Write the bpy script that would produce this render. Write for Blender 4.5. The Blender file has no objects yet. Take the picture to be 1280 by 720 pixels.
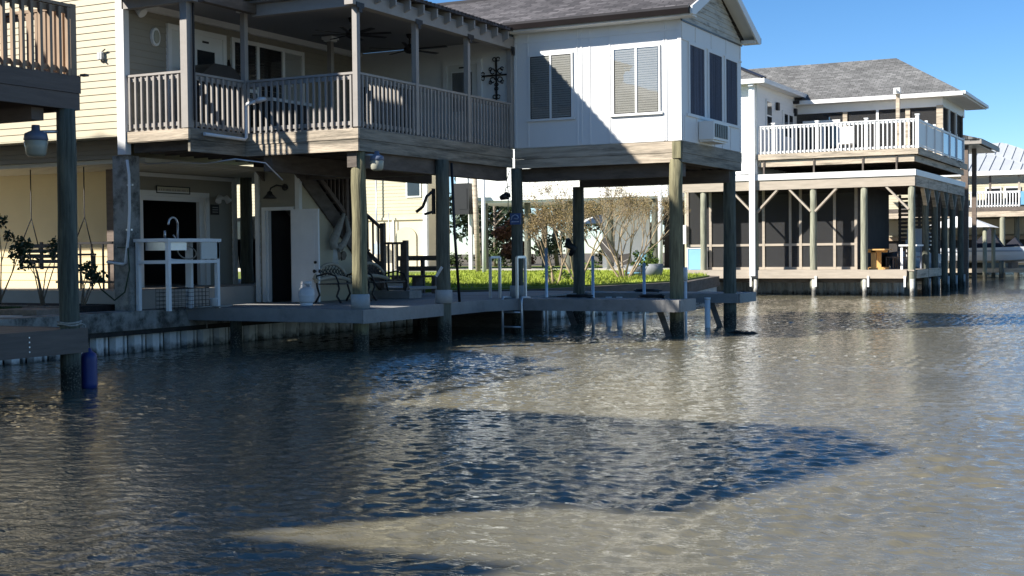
import bpy, math, random
import numpy as np
from mathutils import Vector, Matrix
R = math.radians
random.seed(11)
rng = np.random.default_rng(5)
S = bpy.context.scene
COL = S.collection

# ------------------------------------------------------------------ helpers
class MB:
    """collects shapes in world coordinates and links them as ONE mesh object"""
    def __init__(s):
        s.v = []; s.f = []; s.sm = []
    def add(s, vs, fs, smooth=False):
        o = len(s.v); s.v += [tuple(p) for p in vs]
        s.f += [tuple(i + o for i in f) for f in fs]; s.sm += [smooth] * len(fs)
        return s
    def box(s, x0, x1, y0, y1, z0, z1):
        v = [(x, y, z) for z in (z0, z1) for x, y in ((x0, y0), (x1, y0), (x1, y1), (x0, y1))]
        return s.add(v, [(3, 2, 1, 0), (4, 5, 6, 7), (0, 1, 5, 4), (1, 2, 6, 5), (2, 3, 7, 6), (3, 0, 4, 7)])
    def beam(s, p, q, w, h, up=(0, 0, 1)):
        p = Vector(p); q = Vector(q); d = (q - p).normalized(); u = Vector(up)
        a = d.cross(u)
        if a.length < 1e-4: a = d.cross(Vector((0, 1, 0)))
        a.normalize(); b = a.cross(d)
        v = []
        for c in (p, q):
            for i, j in ((-1, -1), (1, -1), (1, 1), (-1, 1)): v.append(c + a * (i * w / 2) + b * (j * h / 2))
        return s.add(v, [(0, 1, 2, 3), (7, 6, 5, 4), (4, 5, 1, 0), (5, 6, 2, 1), (6, 7, 3, 2), (7, 4, 0, 3)])
    def tube(s, pts, r, n=10, cap=True):
        pts = [Vector(p) for p in pts]; k = len(pts)
        rs = r if isinstance(r, (list, tuple)) else [r] * k
        v = []; f = []; prev = None
        for i in range(k):
            d = (pts[min(i + 1, k - 1)] - pts[max(i - 1, 0)]).normalized()
            if prev is None:
                a = d.cross(Vector((0, 0, 1)))
                if a.length < 1e-3: a = d.cross(Vector((0, 1, 0)))
            else: a = prev - d * prev.dot(d)
            a.normalize(); prev = a; b = d.cross(a)
            for j in range(n):
                t = 2 * math.pi * j / n
                v.append(pts[i] + (a * math.cos(t) + b * math.sin(t)) * rs[i])
        for i in range(k - 1):
            for j in range(n):
                f.append((i * n + j, i * n + (j + 1) % n, (i + 1) * n + (j + 1) % n, (i + 1) * n + j))
        s.add(v, f, True)
        if cap:
            o = len(s.v) - len(v)
            s.f += [tuple(o + j for j in range(n))[::-1], tuple(o + (k - 1) * n + j for j in range(n))]; s.sm += [False] * 2
        return s
    def lathe(s, prof, c, n=20):
        v = []; f = []
        for r, z in prof:
            for j in range(n):
                t = 2 * math.pi * j / n
                v.append((c[0] + r * math.cos(t), c[1] + r * math.sin(t), c[2] + z))
        for i in range(len(prof) - 1):
            for j in range(n):
                f.append((i * n + j, i * n + (j + 1) % n, (i + 1) * n + (j + 1) % n, (i + 1) * n + j))
        return s.add(v, f, True)
    def prism(s, poly, z0, z1):
        n = len(poly)
        v = [(x, y, z0) for x, y in poly] + [(x, y, z1) for x, y in poly]
        f = [tuple(range(n))[::-1], tuple(range(n, 2 * n))] + [(i, (i + 1) % n, n + (i + 1) % n, n + i) for i in range(n)]
        return s.add(v, f)
    def extr(s, poly, d):
        """3D polygon extruded by vector d"""
        n = len(poly); d = Vector(d)
        v = [Vector(p) for p in poly] + [Vector(p) + d for p in poly]
        f = [tuple(range(n)), tuple(range(n, 2 * n))[::-1]] + [((i + 1) % n, i, n + i, n + (i + 1) % n) for i in range(n)]
        return s.add(v, f)
    def lap(s, p0, p1, z0, z1, course=.125, out=.014, clip=None):
        """lapped siding, outward side on the right of p0->p1; clip(z) gives the run's start and end fractions"""
        p0 = Vector((p0[0], p0[1], 0)); p1 = Vector((p1[0], p1[1], 0)); d = p1 - p0
        n = Vector((d.y, -d.x, 0)).normalized()
        z = z0
        while z < z1 - 1e-4:
            t = min(z + course, z1)
            a0, b0 = clip(z) if clip else (0, 1); a1, b1 = clip(t) if clip else (0, 1)
            A, B, Cc, D = p0 + d * a0, p0 + d * b0, p0 + d * b1, p0 + d * a1
            zz = lambda P, q, o: (P.x + n.x * o, P.y + n.y * o, q)
            if b0 > a0:
                s.add([zz(A, z, out), zz(B, z, out), zz(Cc, t, 0), zz(D, t, 0), zz(A, z, 0), zz(B, z, 0)],
                      [(0, 1, 2, 3), (4, 5, 1, 0)])
            z = t
        return s
    def build(s, name, material, base=(0, 0, 0), parent=None):
        me = bpy.data.meshes.new(name)
        b = Vector(base)
        me.from_pydata([(x - b.x, y - b.y, z - b.z) for x, y, z in s.v], [], s.f)
        me.polygons.foreach_set('use_smooth', s.sm)
        me.materials.append(material); me.update()
        o = bpy.data.objects.new(name, me); COL.objects.link(o)
        if parent is not None: o.parent = parent
        else: o.location = b
        return o

BASE = {}
def tag(o, label=None, cat=None, group=None, kind=None):
    for k, val in (('label', label), ('category', cat), ('group', group), ('kind', kind)):
        if val: o[k] = val
    return o
def thing(name, label, cat, base, group=None):
    o = bpy.data.objects.new(name, None); COL.objects.link(o); o.location = base
    o.empty_display_size = .3
    BASE[o.name] = Vector(base)
    return tag(o, label, cat, group)
def part(mb, name, m, par, label=None):
    b = BASE[par.name]
    o = mb.build(name, m, b, par); BASE[o.name] = b
    if label: o['label'] = label
    return o
def single(mb, name, m, label, cat, base, group=None):
    o = mb.build(name, m, base); BASE[o.name] = Vector(base)
    return tag(o, label, cat, group)
def struct(mb, name, m, kind='structure'):
    return tag(mb.build(name, m), kind=kind)
def copies(src, name, offsets, parent):
    """more of one part, sharing its mesh"""
    for off in offsets:
        c = src.copy(); c.name = name; COL.objects.link(c); c.parent = parent
        c.location = Vector(src.location) + Vector(off)
def copy_tree(o, parent=None):
    c = o.copy(); COL.objects.link(c); c.parent = parent
    for ch in list(o.children): copy_tree(ch, c)
    return c

# ------------------------------------------------------------------ materials
def mat(name, col, rough=.6, var=.12, scale=2.5, stretch=(1, 1, 1), bump=0., bscale=30., dirt=None, dscale=1.2, damt=.5, metal=0., spec=.4, dthr=.5):
    m = bpy.data.materials.new(name); m.use_nodes = True
    nt = m.node_tree; N = nt.nodes; L = nt.links; P = N['Principled BSDF']
    P.inputs['Roughness'].default_value = rough; P.inputs['Metallic'].default_value = metal
    P.inputs['Specular IOR Level'].default_value = spec
    tc = N.new('ShaderNodeTexCoord'); mp = N.new('ShaderNodeMapping'); L.new(tc.outputs['Object'], mp.inputs['Vector'])
    mp.inputs['Scale'].default_value = stretch
    nz = N.new('ShaderNodeTexNoise'); nz.inputs['Scale'].default_value = scale; nz.inputs['Detail'].default_value = 8; nz.inputs['Roughness'].default_value = .65
    L.new(mp.outputs['Vector'], nz.inputs['Vector'])
    cr = N.new('ShaderNodeValToRGB'); L.new(nz.outputs['Fac'], cr.inputs['Fac'])
    cr.color_ramp.elements[0].position = .3; cr.color_ramp.elements[1].position = .7
    cr.color_ramp.elements[0].color = [c * (1 - var) for c in col] + [1]
    cr.color_ramp.elements[1].color = [min(1, c * (1 + var)) for c in col] + [1]
    out = cr.outputs['Color']
    if dirt:
        n2 = N.new('ShaderNodeTexNoise'); n2.inputs['Scale'].default_value = dscale; n2.inputs['Detail'].default_value = 10; n2.inputs['Roughness'].default_value = .7
        L.new(mp.outputs['Vector'], n2.inputs['Vector'])
        c2 = N.new('ShaderNodeValToRGB'); L.new(n2.outputs['Fac'], c2.inputs['Fac'])
        c2.color_ramp.elements[0].position = dthr; c2.color_ramp.elements[1].position = dthr + .15
        c2.color_ramp.elements[1].color = (damt, damt, damt, 1)
        mx = N.new('ShaderNodeMixRGB'); L.new(c2.outputs['Color'], mx.inputs['Fac']); L.new(out, mx.inputs['Color1'])
        mx.inputs['Color2'].default_value = (*dirt, 1); out = mx.outputs['Color']
    L.new(out, P.inputs['Base Color'])
    if bump:
        n3 = N.new('ShaderNodeTexNoise'); n3.inputs['Scale'].default_value = bscale; n3.inputs['Detail'].default_value = 6
        L.new(mp.outputs['Vector'], n3.inputs['Vector'])
        bp = N.new('ShaderNodeBump'); bp.inputs['Strength'].default_value = bump; bp.inputs['Distance'].default_value = .02
        L.new(n3.outputs['Fac'], bp.inputs['Height']); L.new(bp.outputs['Normal'], P.inputs['Normal'])
    return m

def shingles(name, c1, c2, axis, pitch):
    """asphalt shingles; axis = the world axis the slope climbs along"""
    m = mat(name, c1, .9, .1); nt = m.node_tree; N = nt.nodes; L = nt.links; P = N['Principled BSDF']
    tc = [n for n in N if n.type == 'TEX_COORD'][0]
    sp = N.new('ShaderNodeSeparateXYZ'); L.new(tc.outputs['Object'], sp.inputs[0])
    mu = N.new('ShaderNodeMath'); mu.operation = 'MULTIPLY'; mu.inputs[1].default_value = math.sqrt(1 + pitch * pitch)
    cb = N.new('ShaderNodeCombineXYZ')
    L.new(sp.outputs['Y' if axis == 'y' else 'X'], mu.inputs[0])
    L.new(sp.outputs['X' if axis == 'y' else 'Y'], cb.inputs['X']); L.new(mu.outputs[0], cb.inputs['Y'])
    wn = N.new('ShaderNodeTexNoise'); wn.inputs['Scale'].default_value = 7; L.new(cb.outputs[0], wn.inputs['Vector'])
    wm = N.new('ShaderNodeMixRGB'); wm.blend_type = 'LINEAR_LIGHT'; wm.inputs['Fac'].default_value = .035
    L.new(cb.outputs[0], wm.inputs['Color1']); L.new(wn.outputs['Color'], wm.inputs['Color2'])
    br = N.new('ShaderNodeTexBrick'); L.new(wm.outputs['Color'], br.inputs['Vector'])
    br.inputs['Scale'].default_value = 1; br.inputs['Brick Width'].default_value = .26; br.inputs['Row Height'].default_value = .14
    br.inputs['Mortar Size'].default_value = .012; br.inputs['Mortar Smooth'].default_value = .6; br.offset = .37
    br.inputs['Color1'].default_value = (*c1, 1); br.inputs['Color2'].default_value = (*c2, 1)
    br.inputs['Mortar'].default_value = (c1[0] * .35, c1[1] * .35, c1[2] * .35, 1)
    nz = N.new('ShaderNodeTexNoise'); nz.inputs['Scale'].default_value = 1.3; nz.inputs['Detail'].default_value = 9; L.new(tc.outputs['Object'], nz.inputs['Vector'])
    mx = N.new('ShaderNodeMixRGB'); mx.blend_type = 'OVERLAY'; mx.inputs['Fac'].default_value = .5
    L.new(br.outputs['Color'], mx.inputs['Color1']); L.new(nz.outputs['Fac'], mx.inputs['Color2'])
    L.new(mx.outputs['Color'], P.inputs['Base Color'])
    bp = N.new('ShaderNodeBump'); bp.inputs['Strength'].default_value = .8; bp.inputs['Distance'].default_value = .02
    L.new(br.outputs['Color'], bp.inputs['Height']); L.new(bp.outputs['Normal'], P.inputs['Normal'])
    return m

def see_through(name, col, alpha, rough=.4, gloss=True):
    """window glass (clear, with mirror reflections) or insect screen (a fine dark weave)"""
    m = bpy.data.materials.new(name); m.use_nodes = True; nt = m.node_tree; N = nt.nodes; L = nt.links
    N.remove(N['Principled BSDF']); out = N['Material Output']
    tr = N.new('ShaderNodeBsdfTransparent')
    mx = N.new('ShaderNodeMixShader')
    if gloss:
        tr.inputs['Color'].default_value = (*col, 1)
        g = N.new('ShaderNodeBsdfGlossy'); g.inputs['Roughness'].default_value = rough
        lw = N.new('ShaderNodeLayerWeight'); lw.inputs['Blend'].default_value = .5
        pw = N.new('ShaderNodeMath'); pw.operation = 'POWER'; pw.inputs[1].default_value = 4; L.new(lw.outputs['Facing'], pw.inputs[0])
        fr = N.new('ShaderNodeMath'); fr.operation = 'MULTIPLY_ADD'; fr.inputs[1].default_value = .8; fr.inputs[2].default_value = .09; L.new(pw.outputs[0], fr.inputs[0])
        nz = N.new('ShaderNodeTexNoise'); nz.inputs['Scale'].default_value = 1.5
        bp = N.new('ShaderNodeBump'); bp.inputs['Strength'].default_value = .08; bp.inputs['Distance'].default_value = .02
        L.new(nz.outputs['Fac'], bp.inputs['Height']); L.new(bp.outputs['Normal'], g.inputs['Normal'])
        L.new(fr.outputs[0], mx.inputs['Fac'])
    else:
        tr.inputs['Color'].default_value = (1, 1, 1, 1)
        g = N.new('ShaderNodeBsdfDiffuse'); g.inputs['Color'].default_value = (*col, 1)
        mx.inputs['Fac'].default_value = alpha
    L.new(tr.outputs[0], mx.inputs[1]); L.new(g.outputs[0], mx.inputs[2]); L.new(mx.outputs[0], out.inputs['Surface'])
    return m

M = {}
def tide(m, z=.32):
    nt = m.node_tree; N = nt.nodes; L = nt.links; P = N['Principled BSDF']; src = P.inputs['Base Color'].links[0].from_socket
    ge = N.new('ShaderNodeNewGeometry'); sp = N.new('ShaderNodeSeparateXYZ'); L.new(ge.outputs['Position'], sp.inputs[0])
    nz = N.new('ShaderNodeTexNoise'); nz.inputs['Scale'].default_value = 6; nz.inputs['Detail'].default_value = 6; L.new(ge.outputs['Position'], nz.inputs['Vector'])
    ad = N.new('ShaderNodeMath'); ad.operation = 'MULTIPLY_ADD'; ad.inputs[1].default_value = -.35; L.new(nz.outputs['Fac'], ad.inputs[0]); L.new(sp.outputs['Z'], ad.inputs[2])
    mr = N.new('ShaderNodeMapRange'); mr.inputs['From Min'].default_value = z - .25; mr.inputs['From Max'].default_value = z - .10; mr.inputs['To Min'].default_value = .9; mr.inputs['To Max'].default_value = 0
    L.new(ad.outputs[0], mr.inputs['Value'])
    mx = N.new('ShaderNodeMixRGB'); L.new(mr.outputs[0], mx.inputs['Fac']); L.new(src, mx.inputs['Color1'])
    c2 = N.new('ShaderNodeValToRGB'); n2 = N.new('ShaderNodeTexNoise'); n2.inputs['Scale'].default_value = 40; L.new(ge.outputs['Position'], n2.inputs['Vector']); L.new(n2.outputs['Fac'], c2.inputs['Fac'])
    c2.color_ramp.elements[0].color = (.018, .017, .013, 1); c2.color_ramp.elements[0].position = .52; c2.color_ramp.elements[1].color = (.16, .15, .12, 1); c2.color_ramp.elements[1].position = .66
    L.new(c2.outputs['Color'], mx.inputs['Color2']); L.new(mx.outputs['Color'], P.inputs['Base Color'])
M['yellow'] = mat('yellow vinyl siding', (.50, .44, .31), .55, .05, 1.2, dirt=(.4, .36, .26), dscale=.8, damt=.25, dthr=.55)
M['bounceglow'] = mat('siding with painted bounce glow', (.68, .56, .33), .55, .05, 1.2, dirt=(.4, .32, .2), dscale=.8, damt=.25, dthr=.55)  # yellow siding again, with warm bounced light put into its colour
M['white'] = mat('white paint', (.74, .74, .72), .5, .04, 2, dirt=(.5, .48, .42), dscale=1.6, damt=.3, dthr=.6)
M['panel'] = mat('white panel board', (.74, .74, .73), .6, .03, 1.2, (1, 1, .25), dirt=(.55, .53, .48), dscale=2.2, damt=.35, dthr=.6, bump=.15, bscale=60)
M['gablesiding'] = mat('mildewed pale siding', (.52, .50, .44), .7, .1, 2, (1, .6, 3), dirt=(.12, .11, .09), dscale=2.5, damt=.75, dthr=.5)
M['rail'] = mat('taupe rail paint', (.31, .285, .26), .6, .1, 4, dirt=(.25, .24, .22), dscale=4, damt=.4, dthr=.58)
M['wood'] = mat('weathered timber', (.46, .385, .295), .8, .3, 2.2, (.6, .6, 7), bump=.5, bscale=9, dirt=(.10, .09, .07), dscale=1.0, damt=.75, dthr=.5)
M['darkwood'] = mat('dark old timber', (.12, .10, .085), .85, .35, 2.2, (1, 1, 4), bump=.4, bscale=8)
M['brown'] = mat('brown stained timber', (.15, .115, .095), .75, .2, 3, (1, .5, 5), bump=.2, bscale=9)
M['brownrail'] = mat('brown stained railing', (.30, .21, .14), .7, .2, 4, (2, 2, .6))
M['pile'] = mat('treated round pile', (.10, .105, .082), .85, .55, 9, (2.5, 2.5, .22), bump=1, bscale=10, dirt=(.20, .20, .155), dscale=2.2, damt=.6, dthr=.5)
M['pilegreen'] = mat('mossy green pile', (.17, .155, .09), .85, .55, 9, (2.5, 2.5, .22), bump=1, bscale=10, dirt=(.30, .28, .16), dscale=2, damt=.6, dthr=.5)
M['pilelight'] = mat('pale green treated pile', (.25, .25, .185), .85, .4, 9, (2.5, 2.5, .22), bump=.7, bscale=10)
for k_ in ('pile', 'pilegreen', 'pilelight'): tide(M[k_], .34)
M['collar'] = mat('grey pile collar', (.36, .37, .37), .7, .15, 6)
M['dock'] = mat('slate deck paint', (.255, .245, .235), .6, .15, 3, (1, 1, 1), dirt=(.13, .125, .12), dscale=2, damt=.6, dthr=.54, bump=.2, bscale=20)
M['dockboards'] = mat('worn slate deck boards', (.27, .265, .26), .7, .22, 5, (.4, 4, 1), dirt=(.10, .09, .08), dscale=1.2, damt=.6, dthr=.52, bump=.25, bscale=20)
M['concrete'] = mat('old concrete', (.30, .29, .26), .9, .25, 3, bump=.9, bscale=14, dirt=(.05, .048, .04), dscale=2.2, damt=.9, dthr=.46)
M['slab'] = mat('patio concrete', (.40, .37, .33), .85, .1, 1.5, bump=.15, bscale=30)
M['walk'] = mat('pale walkway concrete', (.46, .44, .40), .85, .1, 1, bump=.15, bscale=30)
M['block'] = mat('grey block step', (.28, .29, .31), .85, .18, 3, bump=.3, bscale=18)
M['vinylpile'] = mat('white vinyl sheet piling', (.74, .75, .74), .5, .12, 4, (1, 1, .5), dirt=(.22, .19, .13), dscale=4, damt=.55, dthr=.58)
M['darkstain'] = mat('tide stained waler', (.035, .032, .028), .8, .5, 5, bump=.8, bscale=12)
M['ground'] = mat('soil', (.12, .10, .07), .95, .3, 2, bump=.5, bscale=20)
M['turf'] = mat('lawn turf', (.14, .19, .026), .9, .35, 1.5, bump=.8, bscale=60, dirt=(.17, .17, .04), dscale=.6, damt=.6, dthr=.5)
M['turfdark'] = mat('shaded turf', (.06, .11, .02), .9, .35, 2.5, bump=.8, bscale=60)
M['brick'] = mat('edging brick', (.24, .19, .15), .9, .3, 8, (1, 1, 1), bump=.5, bscale=25)
M['mulch'] = mat('dark mulch', (.025, .02, .018), .95, .5, 10, bump=1, bscale=30)
M['black'] = mat('black plastic', (.012, .012, .013), .45, .2, 3)
M['blackmetal'] = mat('black ironwork', (.02, .018, .018), .5, .2, 6)
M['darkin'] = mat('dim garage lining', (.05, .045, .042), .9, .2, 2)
M['gutter'] = mat('dark brown gutter', (.022, .018, .018), .35, .15, 2)
M['ceil'] = mat('grey porch ceiling', (.24, .24, .25), .7, .05, 1)
M['soffit'] = mat('cream soffit', (.60, .57, .47), .6, .06, 1)
tide(M['vinylpile'], .07)
M['sleeve'] = mat('weathered white pile sleeve', (.46, .455, .42), .6, .15, 4, dirt=(.2, .18, .13), dscale=4, damt=.6, dthr=.5)
tide(M['sleeve'], .28)
M['alu'] = mat('aluminium tube', (.55, .57, .60), .35, .08, 4, metal=.7)
M['pvc'] = mat('white pvc', (.74, .75, .76), .4, .05, 3)
M['blue'] = mat('blue vinyl fender', (.02, .035, .16), .4, .15, 4, (1, 1, .3))
M['rope'] = mat('grey rope', (.35, .33, .29), .9, .2, 20)
M['steelwhite'] = mat('worn white steel', (.62, .63, .64), .45, .1, 6, dirt=(.2, .12, .07), dscale=6, damt=.6, dthr=.62)
M['tan'] = mat('tan cast iron', (.40, .35, .27), .6, .15, 6)
M['copper'] = mat('dark bronze', (.10, .075, .055), .5, .3, 6, metal=.4)
M['cardboard'] = mat('cardboard', (.42, .31, .21), .85, .1, 3)
M['red'] = mat('red enamel', (.35, .05, .03), .45, .15, 4)
M['blind'] = mat('pale green blinds', (.42, .42, .38), .6, .04, 3)
M['blindwhite'] = mat('white blinds', (.66, .66, .62), .6, .04, 3)
M['curtain'] = mat('dark blue curtain', (.26, .28, .35), .9, .6, 2.2, (3, 3.5, .12))  # strong vertical tone streaks paint in the shading of the folds
M['gate'] = mat('teal blue panel', (.20, .42, .55), .55, .08, 2)
M['barrel'] = mat('light blue resin planter', (.20, .42, .56), .5, .12, 3)
M['barrelgrey'] = mat('grey stave planter', (.20, .215, .235), .6, .15, 3, (6, 6, 1))
M['yellowwood'] = mat('honey coloured pine', (.58, .33, .11), .55, .15, 4, (3, 3, 1))
M['signblue'] = mat('blue sign enamel', (.04, .09, .24), .4, .15, 5)
M['signmark'] = mat('pale sign lettering', (.40, .50, .66), .5, .1, 8)
M['leaf'] = mat('green leaves', (.055, .085, .022), .6, .4, 8)
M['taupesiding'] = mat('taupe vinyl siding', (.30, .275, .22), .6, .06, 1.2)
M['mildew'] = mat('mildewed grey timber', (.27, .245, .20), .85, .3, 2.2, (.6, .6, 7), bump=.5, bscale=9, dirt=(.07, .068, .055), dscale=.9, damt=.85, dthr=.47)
M['leafdark'] = mat('dark evergreen leaves', (.022, .042, .016), .6, .4, 3)
M['leaflime'] = mat('bright shrub leaves', (.11, .17, .03), .6, .35, 6)
M['leafred'] = mat('russet leaves', (.20, .09, .05), .7, .35, 6)
M['seed'] = mat('dry seed heads', (.25, .185, .08), .9, .4, 7)
M['bark'] = mat('grey bark', (.23, .19, .15), .9, .3, 8, bump=.5, bscale=20)
M['palebark'] = mat('pale smooth bark', (.33, .255, .165), .9, .25, 6)
M['grass'] = mat('grass blades', (.26, .315, .03), .7, .4, .8)
M['beige'] = mat('beige stucco', (.62, .54, .40), .85, .06, 1.5)
M['whitesiding'] = mat('white vinyl siding', (.76, .76, .74), .55, .04, 1.2)
M['tansiding'] = mat('tan vinyl siding', (.50, .46, .34), .55, .05, 1.2)
M['metalroof'] = mat('galvanised roofing', (.44, .46, .475), .5, .06, 1, metal=.12)
M['boatwhite'] = mat('white gelcoat', (.72, .73, .75), .25, .03, 2)
M['boatgrey'] = mat('grey blue hull', (.34, .38, .44), .3, .06, 2)
M['navy'] = mat('navy canvas', (.012, .013, .022), .85, .3, 4)
M['carpaint'] = mat('dark car paint', (.02, .022, .025), .25, .1, 2)
M['tan_screenwood'] = mat('fresh tan lumber', (.385, .33, .265), .75, .14, 3, (.5, .5, 4))
M['screen'] = see_through('insect screen', (.06, .06, .062), .45, gloss=False)
M['darkscreen'] = see_through('dense dark screen', (.085, .095, .125), .32, gloss=False)
M['glass'] = see_through('window glass', (.90, .90, .90), 0, .01)
M['darkglass'] = mat('dark window glass', (.02, .024, .028), .06, .2, 2, spec=.7)
M['blueglass'] = mat('blue acrylic panel', (.16, .36, .58), .15, .08, 2)
M['lens'] = mat('milky lamp lens', (.38, .38, .31), .25, .08, 4)
M['lampcap'] = mat('blue grey lamp cap', (.14, .17, .24), .4, .12, 5)
M['shing'] = shingles('charcoal violet shingles', (.045, .042, .045), (.115, .107, .112), 'y', .45)
M['shingx'] = shingles('charcoal violet shingles along x', (.045, .042, .045), (.115, .107, .112), 'x', .2)
M['shing2'] = shingles('grey shingles', (.10, .10, .099), (.185, .184, .182), 'y', .6)
M['shing2x'] = shingles('grey shingles along x', (.10, .10, .099), (.185, .184, .182), 'x', .6)

# ------------------------------------------------------------------ world, sun, camera
LX, LY, LZ = .89, 1.0, -.96                        # the way the sunlight travels
sun_el = math.atan2(-LZ, math.hypot(LX, LY)); sun_rot = math.atan2(-LX, -LY)
W = bpy.data.worlds.new('World'); S.world = W; W.use_nodes = True
nt = W.node_tree; bg = nt.nodes['Background']
sky = nt.nodes.new('ShaderNodeTexSky'); sky.sky_type = 'NISHITA'; sky.sun_disc = False
sky.sun_elevation = sun_el; sky.sun_rotation = sun_rot % (2 * math.pi); sky.dust_density = 0; sky.air_density = .75; sky.ozone_density = 3.0; sky.altitude = 800
hsv = nt.nodes.new('ShaderNodeHueSaturation'); hsv.inputs['Saturation'].default_value = 1.22; hsv.inputs['Hue'].default_value = .5
nt.links.new(sky.outputs[0], hsv.inputs['Color']); nt.links.new(hsv.outputs[0], bg.inputs['Color']); bg.inputs['Strength'].default_value = .083
sl = bpy.data.lights.new('sun', 'SUN'); sl.energy = 5.0; sl.angle = R(1.2); sl.color = (1, .95, .86)
so = bpy.data.objects.new('sun', sl); COL.objects.link(so); so.location = (-60, -60, 60)
so.rotation_euler = Vector((LX, LY, LZ)).to_track_quat('-Z', 'Y').to_euler()
F, PT, RO, YA, H = 1654., R(1.56), R(-.559), R(27.42), 1.75
fw = Vector((-math.sin(YA) * math.cos(PT), math.cos(YA) * math.cos(PT), -math.sin(PT)))
r0 = Vector((math.cos(YA), math.sin(YA), 0)); u0 = r0.cross(fw)
rr = r0 * math.cos(RO) + u0 * math.sin(RO); uu = u0 * math.cos(RO) - r0 * math.sin(RO)
cam = bpy.data.cameras.new('camera'); co = bpy.data.objects.new('camera', cam); COL.objects.link(co)
co.matrix_world = Matrix(((rr.x, uu.x, -fw.x, 0), (rr.y, uu.y, -fw.y, 0), (rr.z, uu.z, -fw.z, H), (0, 0, 0, 1)))
cam.lens = F * 36 / 1280; cam.sensor_width = 36; cam.clip_end = 3000; cam.clip_start = .1
S.camera = co
S.view_settings.view_transform = 'Standard'; S.view_settings.look = 'None'; S.view_settings.exposure = 1.0; S.view_settings.gamma = 1
S.render.engine = 'CYCLES'

# ------------------------------------------------------------------ water
def axis(segs):
    out = []
    for a, b, st in segs: out += list(np.arange(a, b - st * .5, st))
    out.append(segs[-1][1]); return np.array(out)
xs = axis([(-400, -60, 40), (-60, -20, 4), (-20, 3.5, .047), (3.5, 12, .35), (12, 60, 6), (60, 460, 40)])
ys = axis([(-60, 0, 6), (0, 4.5, .4), (4.5, 20, .043), (20, 62, .085), (62, 120, 3), (120, 1000, 80)])
X, Y = np.meshgrid(xs, ys)
Z = np.zeros_like(X)
for lam, amp, cnt in ((.75, .0008, 6), (.38, .0012, 14), (.22, .0015, 32), (.145, .0010, 34)):
    for _ in range(cnt):
        th = rng.normal(2.15, .55); k = 2 * math.pi / (lam * rng.uniform(.75, 1.3))
        ph = rng.uniform(0, 6.28)
        w = np.sin(k * (X * math.cos(th) + Y * math.sin(th)) + ph + .9 * np.sin(.5 * X * rng.uniform(.4, 1.4) + .6 * Y * rng.uniform(.3, 1.2) + ph))
        Z += amp * w * .62 * (1 + .5 * np.sin(.35 * X + .5 * Y + ph))
patch = .75 + .45 * np.sin(.42 * X + .23 * Y + 1.1 * np.sin(.31 * Y)) * np.sin(.27 * X - .36 * Y + .8 * np.sin(.4 * X))
fade = patch * np.clip((62 - Y) / 20, 0, 1) * np.clip((Y - 4) / 1.0, 0, 1) * np.clip((3.5 - X) / 1.5, 0, 1) * np.clip((X + 20) / 1, 0, 1)
Z *= fade
Z += .35 * np.maximum(Z, 0) ** 2 / .01 * .5        # crests a little sharper than troughs
nx, ny = len(xs), len(ys)
me = bpy.data.meshes.new('water')
vv = np.stack([X, Y, Z], -1).reshape(-1, 3).astype(np.float32)
ii = (np.arange(ny - 1)[:, None] * nx + np.arange(nx - 1)[None, :]).reshape(-1)
fc = np.stack([ii, ii + 1, ii + nx + 1, ii + nx], -1).astype(np.int32)
me.vertices.add(len(vv)); me.vertices.foreach_set('co', vv.ravel())
me.loops.add(fc.size); me.loops.foreach_set('vertex_index', fc.ravel())
me.polygons.add(len(fc)); me.polygons.foreach_set('loop_start', np.arange(0, fc.size, 4, dtype=np.int32))
me.polygons.foreach_set('use_smooth', np.ones(len(fc), bool)); me.update(calc_edges=True)
wm = bpy.data.materials.new('silty canal water'); wm.use_nodes = True
nt = wm.node_tree; N = nt.nodes; L = nt.links; P = N['Principled BSDF']
P.inputs['Roughness'].default_value = .03; P.inputs['IOR'].default_value = 1.33
tc = N.new('ShaderNodeTexCoord')
n0 = N.new('ShaderNodeTexNoise'); n0.inputs['Scale'].default_value = .25; n0.inputs['Detail'].default_value = 4; L.new(tc.outputs['Object'], n0.inputs['Vector'])
cr = N.new('ShaderNodeValToRGB'); L.new(n0.outputs['Fac'], cr.inputs['Fac'])
cr.color_ramp.elements[0].color = (.122, .112, .078, 1); cr.color_ramp.elements[1].color = (.162, .147, .102, 1)
cr.color_ramp.elements[0].position = .35; cr.color_ramp.elements[1].position = .65
L.new(cr.outputs['Color'], P.inputs['Base Color'])
mp = N.new('ShaderNodeMapping'); L.new(tc.outputs['Object'], mp.inputs['Vector']); mp.inputs['Rotation'].default_value = (0, 0, R(-27)); mp.inputs['Scale'].default_value = (.55, 1.3, 1)
prev = None
for sc, st, ds in ((3.2, .15, .03), (10, .5, .014), (26, .6, .008)):
    nz = N.new('ShaderNodeTexNoise'); nz.inputs['Scale'].default_value = sc; nz.inputs['Detail'].default_value = 3; nz.inputs['Distortion'].default_value = .6
    L.new(mp.outputs['Vector'], nz.inputs['Vector'])
    bp = N.new('ShaderNodeBump'); bp.inputs['Strength'].default_value = st; bp.inputs['Distance'].default_value = ds
    L.new(nz.outputs['Fac'], bp.inputs['Height'])
    if prev: L.new(prev.outputs['Normal'], bp.inputs['Normal'])
    prev = bp
L.new(prev.outputs['Normal'], P.inputs['Normal'])
me.materials.append(wm)
wo = bpy.data.objects.new('water', me); COL.objects.link(wo); tag(wo, kind='structure')

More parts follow.
